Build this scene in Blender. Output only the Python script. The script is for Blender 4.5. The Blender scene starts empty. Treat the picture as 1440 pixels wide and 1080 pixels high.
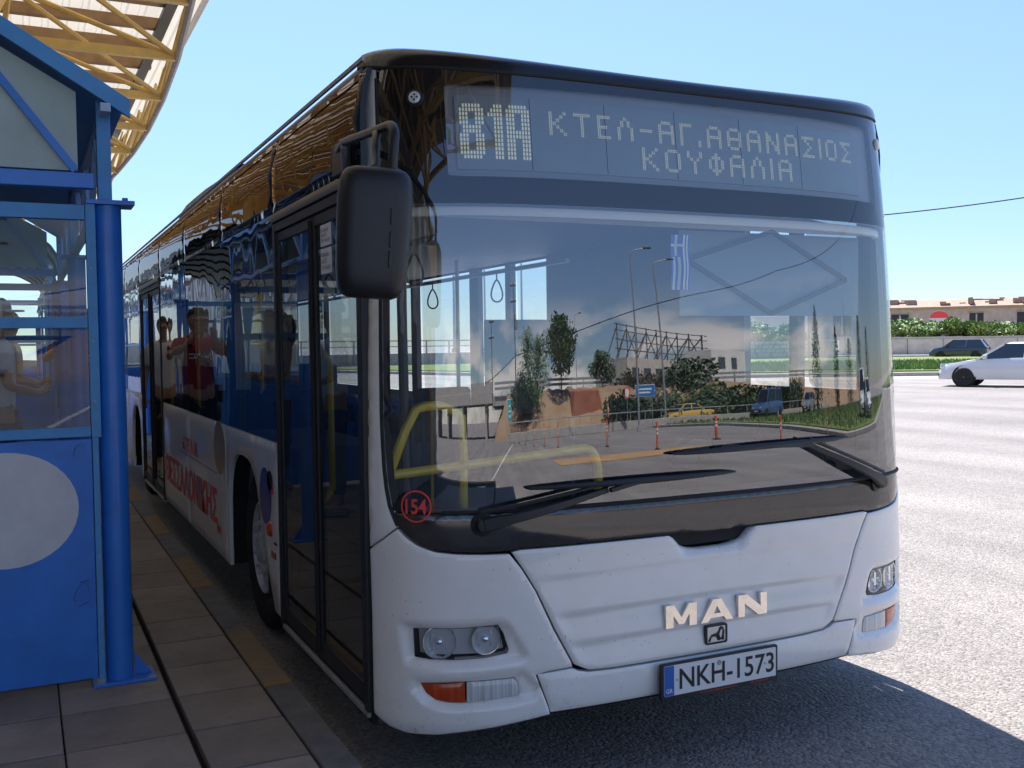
import bpy, bmesh, math, random
from mathutils import Vector, Matrix
from mathutils.geometry import delaunay_2d_cdt
random.seed(7)
R = math.radians
V = Vector
PI = math.pi
scene = bpy.context.scene
COL = scene.collection

# ------------------------------------------------------------------ camera
cam_d = bpy.data.cameras.new('camera')
cam = bpy.data.objects.new('camera', cam_d)
COL.objects.link(cam)
YAW, PIT, ROL = 0.4512, 0.0395, -0.0132
fw = V((math.sin(YAW) * math.cos(PIT), math.cos(YAW) * math.cos(PIT), -math.sin(PIT)))
rt = V((math.cos(YAW), -math.sin(YAW), 0))
up = rt.cross(fw)
rt2 = rt * math.cos(ROL) + up * math.sin(ROL)
up2 = up * math.cos(ROL) - rt * math.sin(ROL)
CAM = V((-1.087, -3.080, 1.5652))
m = Matrix((rt2, up2, -fw)).transposed().to_4x4()
m.translation = CAM
cam.matrix_world = m
cam_d.sensor_width = 36
cam_d.lens = 36 * 1418.84 / 1440
cam_d.clip_start = 0.05
cam_d.clip_end = 5000
scene.camera = cam

# ------------------------------------------------------------------ sky, sun, exposure
SUN_EL, SUN_AZ = R(63), R(7.5)          # azimuth measured from +Y towards +X
world = bpy.data.worlds.new('World')
scene.world = world
world.use_nodes = True
wn, wl = world.node_tree.nodes, world.node_tree.links
wn.clear()
w_out = wn.new('ShaderNodeOutputWorld')
w_bg = wn.new('ShaderNodeBackground')
w_sky = wn.new('ShaderNodeTexSky')
w_sky.sky_type = 'NISHITA'
w_sky.sun_disc = False
w_sky.sun_elevation = SUN_EL
w_sky.sun_rotation = SUN_AZ
w_sky.altitude = 30
w_sky.air_density = 1.0
w_sky.dust_density = 0.15
w_sky.ozone_density = 3.0
w_bg.inputs['Strength'].default_value = 0.080
# fair weather cloud bank low down over the country in front of the bus
w_tc = wn.new('ShaderNodeTexCoord')
w_sep = wn.new('ShaderNodeSeparateXYZ')
wl.new(w_tc.outputs['Generated'], w_sep.inputs[0])
w_map = wn.new('ShaderNodeMapping')
w_map.inputs['Scale'].default_value = (3.2, 3.2, 9.0)
wl.new(w_tc.outputs['Generated'], w_map.inputs[0])
w_nz = wn.new('ShaderNodeTexNoise')
w_nz.inputs['Scale'].default_value = 1.6
w_nz.inputs['Detail'].default_value = 7
w_nz.inputs['Roughness'].default_value = 0.5
wl.new(w_map.outputs[0], w_nz.inputs['Vector'])
def w_range(src, a, b, c=0.0, d=1.0):
    r = wn.new('ShaderNodeMapRange')
    r.interpolation_type = 'SMOOTHSTEP'
    for i, v in enumerate((a, b, c, d)): r.inputs[1 + i].default_value = v
    wl.new(src, r.inputs[0])
    return r.outputs[0]
def w_mul(a, b):
    r = wn.new('ShaderNodeMath'); r.operation = 'MULTIPLY'
    wl.new(a, r.inputs[0]); wl.new(b, r.inputs[1])
    return r.outputs[0]
w_f = w_mul(w_mul(w_range(w_nz.outputs['Fac'], 0.42, 0.58), w_range(w_sep.outputs['Z'], 0.17, 0.05)), w_mul(w_range(w_sep.outputs['Y'], -0.15, -0.5), w_range(w_sep.outputs['X'], 0.96, 0.8)))
w_tint = wn.new('ShaderNodeMixRGB'); w_tint.blend_type = 'MULTIPLY'
w_tint.inputs[0].default_value = 1
w_tint.inputs[2].default_value = (0.83, 0.84, 0.96, 1)
wl.new(w_sky.outputs[0], w_tint.inputs[1])
w_mix = wn.new('ShaderNodeMixRGB')
w_mix.inputs[2].default_value = (10.0, 9.0, 8.5, 1)  # cloud colour brightened to throw more light on the bus front
w_cl = wn.new('ShaderNodeMath'); w_cl.operation = 'MULTIPLY'; w_cl.inputs[1].default_value = 0.75
wl.new(w_f, w_cl.inputs[0])
wl.new(w_cl.outputs[0], w_mix.inputs[0])
w_hz = wn.new('ShaderNodeMixRGB'); w_hz.blend_type = 'MULTIPLY'
w_hz.inputs[2].default_value = (0.60, 0.66, 0.70, 1)
wl.new(w_range(w_sep.outputs['Z'], 0.38, 0.0), w_hz.inputs[0])
wl.new(w_tint.outputs[0], w_hz.inputs[1])
wl.new(w_hz.outputs[0], w_mix.inputs[1])
wl.new(w_mix.outputs[0], w_bg.inputs['Color'])
wl.new(w_bg.outputs[0], w_out.inputs['Surface'])
sun_d = bpy.data.lights.new('sun', 'SUN')
sun_d.energy = 3.5
sun_d.angle = R(0.53)
sun_d.color = (1.0, 0.955, 0.89)
sun = bpy.data.objects.new('sun', sun_d)
COL.objects.link(sun)
sdir = V((math.sin(SUN_AZ) * math.cos(SUN_EL), math.cos(SUN_AZ) * math.cos(SUN_EL), math.sin(SUN_EL)))
sun.rotation_euler = sdir.to_track_quat('Z', 'Y').to_euler()
scene.view_settings.view_transform = 'Standard'
scene.view_settings.look = 'None'
scene.view_settings.gamma = 1
scene.view_settings.use_curve_mapping = False
scene.view_settings.exposure = 1.65
scene.cycles.transparent_max_bounces = 24
scene.cycles.max_bounces = 10

# ------------------------------------------------------------------ helpers
def tag(o, label=None, cat=None, group=None, kind=None):
    if label: o['label'] = label
    if cat: o['category'] = cat
    if group: o['group'] = group
    if kind: o['kind'] = kind
    return o

def empty(name, loc=(0, 0, 0), rz=0, label=None, cat=None, group=None):
    o = bpy.data.objects.new(name, None)
    o.empty_display_size = 0.2
    o.location = loc
    o.rotation_euler = (0, 0, rz)
    COL.objects.link(o)
    return tag(o, label, cat, group)

def copy_tree(o, parent=None):
    c = o.copy()
    COL.objects.link(c)
    c.parent = parent
    for ch in list(o.children):
        copy_tree(ch, c)
    return c

class MB:
    def __init__(s):
        s.v, s.f = [], []
    def add(s, vs, fs):
        o = len(s.v)
        s.v += [tuple(p) for p in vs]
        s.f += [tuple(i + o for i in f) for f in fs]
        return s
    def box(s, x0, y0, z0, x1, y1, z1):
        vs = [(x, y, z) for z in (z0, z1) for y in (y0, y1) for x in (x0, x1)]
        return s.add(vs, [(0, 2, 3, 1), (4, 5, 7, 6), (0, 1, 5, 4), (2, 6, 7, 3), (0, 4, 6, 2), (1, 3, 7, 5)])
    def obox(s, c, size, M):
        hx, hy, hz = size[0] / 2, size[1] / 2, size[2] / 2
        c = V(c)
        vs = [c + M @ V((x, y, z)) for z in (-hz, hz) for y in (-hy, hy) for x in (-hx, hx)]
        return s.add(vs, [(0, 2, 3, 1), (4, 5, 7, 6), (0, 1, 5, 4), (2, 6, 7, 3), (0, 4, 6, 2), (1, 3, 7, 5)])
    def beam(s, p, q, w, h, upv=(0, 0, 1)):
        p, q = V(p), V(q)
        d = (q - p)
        L = d.length
        d.normalize()
        u = V(upv)
        if abs(d.dot(u)) > 0.98: u = V((0, 1, 0))
        a = u.cross(d).normalized()
        b = d.cross(a)
        M = Matrix((a, d, b)).transposed()
        return s.obox((p + q) / 2, (w, L, h), M)
    def tube(s, pts, r, n=8, closed=False, caps=True):
        pts = [V(p) for p in pts]
        N = len(pts)
        rr = r if isinstance(r, (list, tuple)) else [r] * N
        vs, fs = [], []
        a = None
        for i, p in enumerate(pts):
            if closed: t = pts[(i + 1) % N] - pts[i - 1]
            else: t = pts[min(i + 1, N - 1)] - pts[max(i - 1, 0)]
            t.normalize()
            if a is None:
                a = t.orthogonal().normalized()
            else:
                a = (a - t * a.dot(t)).normalized()
            b = t.cross(a)
            for k in range(n):
                w = 2 * PI * k / n
                vs.append(p + (a * math.cos(w) + b * math.sin(w)) * rr[i])
        M = N if closed else N - 1
        for i in range(M):
            j = (i + 1) % N
            for k in range(n):
                l = (k + 1) % n
                fs.append((i * n + k, i * n + l, j * n + l, j * n + k))
        if caps and not closed:
            fs.append(tuple(range(n))[::-1])
            fs.append(tuple((N - 1) * n + k for k in range(n)))
        return s.add(vs, fs)
    def lathe(s, prof, o, axis, n=24, cap=True):
        o, ax = V(o), V(axis).normalized()
        a = ax.orthogonal().normalized()
        b = ax.cross(a)
        vs = [o + ax * h + (a * math.cos(2 * PI * k / n) + b * math.sin(2 * PI * k / n)) * max(r, 1e-5) for r, h in prof for k in range(n)]
        fs = []
        for i in range(len(prof) - 1):
            for k in range(n):
                l = (k + 1) % n
                fs.append((i * n + k, i * n + l, (i + 1) * n + l, (i + 1) * n + k))
        if cap:
            fs.append(tuple(range(n))[::-1])
            fs.append(tuple((len(prof) - 1) * n + k for k in range(n)))
        return s.add(vs, fs)
    def prism(s, poly, f0, f1):
        n = len(poly)
        vs = [f0(*p) for p in poly] + [f1(*p) for p in poly]
        fs = [tuple(range(n))[::-1], tuple(range(n, 2 * n))]
        fs += [(i, (i + 1) % n, (i + 1) % n + n, i + n) for i in range(n)]
        return s.add(vs, fs)
    def quad(s, a, b, c, d):
        return s.add([a, b, c, d], [(0, 1, 2, 3)])
    def build(s, name, mat, parent=None, smooth=False, bevel=0, recalc=True, seg=2, ang=35):
        me = bpy.data.meshes.new(name)
        me.from_pydata(s.v, [], s.f)
        if recalc:
            bm = bmesh.new()
            bm.from_mesh(me)
            bmesh.ops.recalc_face_normals(bm, faces=bm.faces)
            bm.to_mesh(me)
            bm.free()
        me.materials.append(mat)
        if smooth or bevel:
            me.shade_smooth()
            me.set_sharp_from_angle(angle=R(ang))
        o = bpy.data.objects.new(name, me)
        COL.objects.link(o)
        if parent: o.parent = parent
        if bevel:
            b = o.modifiers.new('bevel', 'BEVEL')
            b.width = bevel
            b.segments = seg
            b.limit_method = 'ANGLE'
            b.angle_limit = R(40)
            b.harden_normals = True
        return o

def mesh_obj(name, me, parent=None, loc=None):
    o = bpy.data.objects.new(name, me)
    COL.objects.link(o)
    if parent: o.parent = parent
    if loc: o.location = loc
    return o

# ------------------------------------------------------------------ materials
MATS = {}
def mat(name, col=(0.5, 0.5, 0.5), rough=0.5, metal=0.0, var=0.0, scale=6.0, bump=0.0, bscale=60.0, coat=0.0,
        col2=None, dirt=0.0, spec=0.5, emit=None, estr=0.0, trans=0.0, blend='MIX', aniso=None, rvar=0.0):
    if name in MATS: return MATS[name]
    mt = bpy.data.materials.new(name)
    mt.use_nodes = True
    nt = mt.node_tree
    n, l = nt.nodes, nt.links
    p = n['Principled BSDF']
    p.inputs['Base Color'].default_value = (*col, 1)
    p.inputs['Roughness'].default_value = rough
    p.inputs['Metallic'].default_value = metal
    p.inputs['Specular IOR Level'].default_value = spec
    p.inputs['Coat Weight'].default_value = coat
    p.inputs['Coat Roughness'].default_value = 0.04
    if trans: p.inputs['Transmission Weight'].default_value = trans
    if emit:
        p.inputs['Emission Color'].default_value = (*emit, 1)
        p.inputs['Emission Strength'].default_value = estr
    tc = n.new('ShaderNodeTexCoord')
    src = tc.outputs['Object']
    if aniso:
        mp = n.new('ShaderNodeMapping')
        mp.inputs['Scale'].default_value = aniso
        l.new(src, mp.inputs[0])
        src = mp.outputs[0]
    if var or col2 or dirt:
        nz = n.new('ShaderNodeTexNoise')
        nz.inputs['Scale'].default_value = scale
        nz.inputs['Detail'].default_value = 8
        nz.inputs['Roughness'].default_value = 0.65
        l.new(src, nz.inputs['Vector'])
        cr = n.new('ShaderNodeValToRGB')
        cr.color_ramp.elements[0].position = 0.32
        cr.color_ramp.elements[1].position = 0.68
        c2 = col2 if col2 else tuple(c * (1 + var) for c in col)
        c1 = col if col2 else tuple(c * (1 - var) for c in col)
        cr.color_ramp.elements[0].color = (*c1, 1)
        cr.color_ramp.elements[1].color = (*[min(1, c) for c in c2], 1)
        l.new(nz.outputs['Fac'], cr.inputs[0])
        out = cr.outputs[0]
        if dirt:
            n2 = n.new('ShaderNodeTexNoise')
            n2.inputs['Scale'].default_value = scale * 3.3
            n2.inputs['Detail'].default_value = 10
            n2.inputs['Roughness'].default_value = 0.75
            l.new(src, n2.inputs['Vector'])
            r2 = n.new('ShaderNodeValToRGB')
            r2.color_ramp.elements[0].position = 0.56
            r2.color_ramp.elements[1].position = 0.8
            r2.color_ramp.elements[0].color = (0, 0, 0, 1)
            r2.color_ramp.elements[1].color = (dirt, dirt, dirt, 1)
            l.new(n2.outputs['Fac'], r2.inputs[0])
            mx = n.new('ShaderNodeMixRGB')
            mx.inputs[2].default_value = (0.10, 0.085, 0.07, 1)
            l.new(r2.outputs[0], mx.inputs[0])
            l.new(out, mx.inputs[1])
            out = mx.outputs[0]
        l.new(out, p.inputs['Base Color'])
        if rvar:
            mr = n.new('ShaderNodeMapRange')
            mr.inputs['To Min'].default_value = max(0, rough - rvar)
            mr.inputs['To Max'].default_value = rough + rvar
            l.new(nz.outputs['Fac'], mr.inputs[0])
            l.new(mr.outputs[0], p.inputs['Roughness'])
    if bump:
        nb = n.new('ShaderNodeTexNoise')
        nb.inputs['Scale'].default_value = bscale
        nb.inputs['Detail'].default_value = 6
        l.new(src, nb.inputs['Vector'])
        bp = n.new('ShaderNodeBump')
        bp.inputs['Strength'].default_value = bump
        bp.inputs['Distance'].default_value = 0.01
        l.new(nb.outputs['Fac'], bp.inputs['Height'])
        l.new(bp.outputs[0], p.inputs['Normal'])
    MATS[name] = mt
    return mt

def glass_mat(name, tint=(0.8, 0.85, 0.85), r0=0.10, wave=0.0, wscale=1.5, opaque=None, rough=0.0, dust=0.0, waniso=(1, 1, 1), gcol=(1, 1, 1)):
    """thin sheet of glass: tinted see-through plus mirror reflection by Schlick; or opaque gloss"""
    mt = bpy.data.materials.new(name)
    mt.use_nodes = True
    nt = mt.node_tree
    n, l = nt.nodes, nt.links
    n.clear()
    out = n.new('ShaderNodeOutputMaterial')
    geo = n.new('ShaderNodeNewGeometry')
    if opaque:
        a = n.new('ShaderNodeBsdfDiffuse')
        a.inputs['Color'].default_value = (*opaque, 1)
    else:
        a = n.new('ShaderNodeBsdfTransparent')
        a.inputs['Color'].default_value = (*tint, 1)
    g = n.new('ShaderNodeBsdfGlossy')
    g.inputs['Roughness'].default_value = rough
    g.inputs['Color'].default_value = (*gcol, 1)
    dot = n.new('ShaderNodeVectorMath')
    dot.operation = 'DOT_PRODUCT'
    l.new(geo.outputs['Normal'], dot.inputs[0])
    l.new(geo.outputs['Incoming'], dot.inputs[1])
    ab = n.new('ShaderNodeMath'); ab.operation = 'ABSOLUTE'
    l.new(dot.outputs['Value'], ab.inputs[0])
    inv = n.new('ShaderNodeMath'); inv.operation = 'SUBTRACT'
    inv.inputs[0].default_value = 1
    l.new(ab.outputs[0], inv.inputs[1])
    pw = n.new('ShaderNodeMath'); pw.operation = 'POWER'
    pw.inputs[1].default_value = 5
    l.new(inv.outputs[0], pw.inputs[0])
    ma = n.new('ShaderNodeMath'); ma.operation = 'MULTIPLY_ADD'
    ma.inputs[1].default_value = 1 - r0
    ma.inputs[2].default_value = r0
    l.new(pw.outputs[0], ma.inputs[0])
    mix = n.new('ShaderNodeMixShader')
    l.new(ma.outputs[0], mix.inputs[0])
    l.new(a.outputs[0], mix.inputs[1])
    l.new(g.outputs[0], mix.inputs[2])
    if wave:
        tc = n.new('ShaderNodeTexCoord')
        mp = n.new('ShaderNodeMapping')
        mp.inputs['Scale'].default_value = waniso
        l.new(tc.outputs['Object'], mp.inputs[0])
        nz = n.new('ShaderNodeTexNoise')
        nz.inputs['Scale'].default_value = wscale
        nz.inputs['Detail'].default_value = 1.2
        l.new(mp.outputs[0], nz.inputs['Vector'])
        bp = n.new('ShaderNodeBump')
        bp.inputs['Strength'].default_value = 1.0
        bp.inputs['Distance'].default_value = wave
        l.new(nz.outputs['Fac'], bp.inputs['Height'])
        l.new(bp.outputs[0], g.inputs['Normal'])
    last = mix
    if dust:
        d = n.new('ShaderNodeBsdfDiffuse')
        d.inputs['Color'].default_value = (0.45, 0.42, 0.38, 1)
        m2 = n.new('ShaderNodeMixShader')
        tc = n.new('ShaderNodeTexCoord')
        nz = n.new('ShaderNodeTexNoise')
        nz.inputs['Scale'].default_value = 9
        nz.inputs['Detail'].default_value = 8
        l.new(tc.outputs['Object'], nz.inputs['Vector'])
        mr = n.new('ShaderNodeMapRange')
        mr.inputs['From Min'].default_value = 0.35
        mr.inputs['From Max'].default_value = 0.75
        mr.inputs['To Min'].default_value = dust * 0.4
        mr.inputs['To Max'].default_value = dust
        l.new(nz.outputs['Fac'], mr.inputs[0])
        l.new(mr.outputs[0], m2.inputs[0])
        l.new(mix.outputs[0], m2.inputs[1])
        l.new(d.outputs[0], m2.inputs[2])
        last = m2
    l.new(last.outputs[0], out.inputs['Surface'])
    return mt

def speckle_ground(name, base, dark, bump=0.6, sc=90, big=0.25, rough=0.9, spec=0.3):
    mt = bpy.data.materials.new(name)
    mt.use_nodes = True
    n, l = mt.node_tree.nodes, mt.node_tree.links
    p = n['Principled BSDF']
    p.inputs['Roughness'].default_value = rough
    p.inputs['Specular IOR Level'].default_value = spec
    tc = n.new('ShaderNodeTexCoord')
    vo = n.new('ShaderNodeTexVoronoi')
    vo.inputs['Scale'].default_value = sc
    l.new(tc.outputs['Object'], vo.inputs['Vector'])
    nz = n.new('ShaderNodeTexNoise')
    nz.inputs['Scale'].default_value = big
    nz.inputs['Detail'].default_value = 9
    nz.inputs['Roughness'].default_value = 0.6
    l.new(tc.outputs['Object'], nz.inputs['Vector'])
    cr = n.new('ShaderNodeValToRGB')
    cr.color_ramp.elements[0].color = (*dark, 1)
    cr.color_ramp.elements[1].color = (*base, 1)
    cr.color_ramp.elements[0].position = 0.3
    cr.color_ramp.elements[1].position = 0.65
    l.new(nz.outputs['Fac'], cr.inputs[0])
    hs = n.new('ShaderNodeMapRange')
    hs.inputs['To Min'].default_value = 0.6
    hs.inputs['To Max'].default_value = 1.5
    l.new(vo.outputs['Color'], hs.inputs[0])
    mu = n.new('ShaderNodeMixRGB')
    mu.blend_type = 'MULTIPLY'
    mu.inputs[0].default_value = 1
    l.new(cr.outputs[0], mu.inputs[1])
    l.new(hs.outputs[0], mu.inputs[2])
    # drive tracks and oil drips: long soft streaks and scattered spots
    mp = n.new('ShaderNodeMapping')
    mp.inputs['Rotation'].default_value = (0, 0, 0.35)
    mp.inputs['Scale'].default_value = (0.9, 0.05, 1)
    l.new(tc.outputs['Object'], mp.inputs[0])
    nt_ = n.new('ShaderNodeTexNoise')
    nt_.inputs['Scale'].default_value = 1.0
    nt_.inputs['Detail'].default_value = 5
    l.new(mp.outputs[0], nt_.inputs['Vector'])
    rt_ = n.new('ShaderNodeMapRange')
    rt_.inputs['From Min'].default_value = 0.35
    rt_.inputs['From Max'].default_value = 0.65
    rt_.inputs['To Min'].default_value = 0.80
    rt_.inputs['To Max'].default_value = 1.06
    l.new(nt_.outputs['Fac'], rt_.inputs[0])
    m7 = n.new('ShaderNodeMixRGB'); m7.blend_type = 'MULTIPLY'; m7.inputs[0].default_value = 1
    l.new(mu.outputs[0], m7.inputs[1]); l.new(rt_.outputs[0], m7.inputs[2])
    v2_ = n.new('ShaderNodeTexVoronoi'); v2_.inputs['Scale'].default_value = 1.3
    l.new(tc.outputs['Object'], v2_.inputs['Vector'])
    r8 = n.new('ShaderNodeMapRange')
    r8.inputs['From Min'].default_value = 0.04
    r8.inputs['From Max'].default_value = 0.14
    r8.inputs['To Min'].default_value = 0.72
    l.new(v2_.outputs['Distance'], r8.inputs[0])
    m8 = n.new('ShaderNodeMixRGB'); m8.blend_type = 'MULTIPLY'; m8.inputs[0].default_value = 1
    l.new(m7.outputs[0], m8.inputs[1]); l.new(r8.outputs[0], m8.inputs[2])
    l.new(m8.outputs[0], p.inputs['Base Color'])
    n3 = n.new('ShaderNodeTexNoise')
    n3.inputs['Scale'].default_value = sc * 1.4
    n3.inputs['Detail'].default_value = 4
    l.new(tc.outputs['Object'], n3.inputs['Vector'])
    ad = n.new('ShaderNodeMath')
    ad.operation = 'SUBTRACT'
    l.new(n3.outputs['Fac'], ad.inputs[0])
    l.new(vo.outputs['Distance'], ad.inputs[1])
    bp = n.new('ShaderNodeBump')
    bp.inputs['Strength'].default_value = bump
    bp.inputs['Distance'].default_value = 0.012
    l.new(ad.outputs[0], bp.inputs['Height'])
    l.new(bp.outputs[0], p.inputs['Normal'])
    return mt

def flecked_paint(name, col):
    """white vehicle paint with small dead-insect flecks and faint road grime"""
    mt = bpy.data.materials.new(name)
    mt.use_nodes = True
    n, l = mt.node_tree.nodes, mt.node_tree.links
    p = n['Principled BSDF']
    p.inputs['Roughness'].default_value = 0.28
    p.inputs['Coat Weight'].default_value = 0.7
    p.inputs['Coat Roughness'].default_value = 0.05
    tc = n.new('ShaderNodeTexCoord')
    vo = n.new('ShaderNodeTexVoronoi')
    vo.inputs['Scale'].default_value = 55
    vo.inputs['Randomness'].default_value = 1
    l.new(tc.outputs['Object'], vo.inputs['Vector'])
    lt = n.new('ShaderNodeMapRange')
    lt.inputs['From Min'].default_value = 0.06
    lt.inputs['From Max'].default_value = 0.15
    lt.inputs['To Min'].default_value = 0.75
    lt.inputs['To Max'].default_value = 0
    l.new(vo.outputs['Distance'], lt.inputs[0])
    sel = n.new('ShaderNodeMath'); sel.operation = 'GREATER_THAN'
    sel.inputs[1].default_value = 0.55
    sp = n.new('ShaderNodeSeparateColor')
    l.new(vo.outputs['Color'], sp.inputs[0])
    l.new(sp.outputs[0], sel.inputs[0])
    mu0 = n.new('ShaderNodeMath'); mu0.operation = 'MULTIPLY'
    l.new(lt.outputs[0], mu0.inputs[0])
    l.new(sel.outputs[0], mu0.inputs[1])
    ncl = n.new('ShaderNodeTexNoise'); ncl.inputs['Scale'].default_value = 7
    l.new(tc.outputs['Object'], ncl.inputs['Vector'])
    rcl = n.new('ShaderNodeMapRange'); rcl.inputs['From Min'].default_value = .47; rcl.inputs['From Max'].default_value = .56
    l.new(ncl.outputs['Fac'], rcl.inputs[0])
    mu = n.new('ShaderNodeMath'); mu.operation = 'MULTIPLY'
    l.new(mu0.outputs[0], mu.inputs[0])
    l.new(rcl.outputs[0], mu.inputs[1])
    nz = n.new('ShaderNodeTexNoise')
    nz.inputs['Scale'].default_value = 5
    nz.inputs['Detail'].default_value = 9
    nz.inputs['Roughness'].default_value = 0.7
    l.new(tc.outputs['Object'], nz.inputs['Vector'])
    cr = n.new('ShaderNodeValToRGB')
    cr.color_ramp.elements[0].position = 0.35
    cr.color_ramp.elements[0].color = (col[0] * .95, col[1] * .945, col[2] * .94, 1)
    cr.color_ramp.elements[1].position = 0.6
    cr.color_ramp.elements[1].color = (*col, 1)
    l.new(nz.outputs['Fac'], cr.inputs[0])
    # scuffs low down on the bumper
    sx = n.new('ShaderNodeSeparateXYZ')
    l.new(tc.outputs['Object'], sx.inputs[0])
    hz = n.new('ShaderNodeMapRange')
    hz.inputs['From Min'].default_value = 0.42
    hz.inputs['From Max'].default_value = 0.22
    l.new(sx.outputs['Z'], hz.inputs[0])
    n4 = n.new('ShaderNodeTexNoise')
    n4.inputs['Scale'].default_value = 14
    n4.inputs['Detail'].default_value = 10
    n4.inputs['Roughness'].default_value = 0.8
    l.new(tc.outputs['Object'], n4.inputs['Vector'])
    g4 = n.new('ShaderNodeMapRange')
    g4.inputs['From Min'].default_value = 0.56
    g4.inputs['From Max'].default_value = 0.72
    g4.inputs['To Max'].default_value = 0.7
    l.new(n4.outputs['Fac'], g4.inputs[0])
    m4 = n.new('ShaderNodeMath'); m4.operation = 'MULTIPLY'
    l.new(hz.outputs[0], m4.inputs[0])
    l.new(g4.outputs[0], m4.inputs[1])
    mx = n.new('ShaderNodeMixRGB')
    mx.inputs[2].default_value = (0.12, 0.10, 0.09, 1)
    l.new(m4.outputs[0], mx.inputs[0])
    l.new(cr.outputs[0], mx.inputs[1])
    m5 = n.new('ShaderNodeMixRGB')
    m5.inputs[2].default_value = (0.05, 0.04, 0.035, 1)
    l.new(mu.outputs[0], m5.inputs[0])
    l.new(mx.outputs[0], m5.inputs[1])
    l.new(m5.outputs[0], p.inputs['Base Color'])
    return mt

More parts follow.
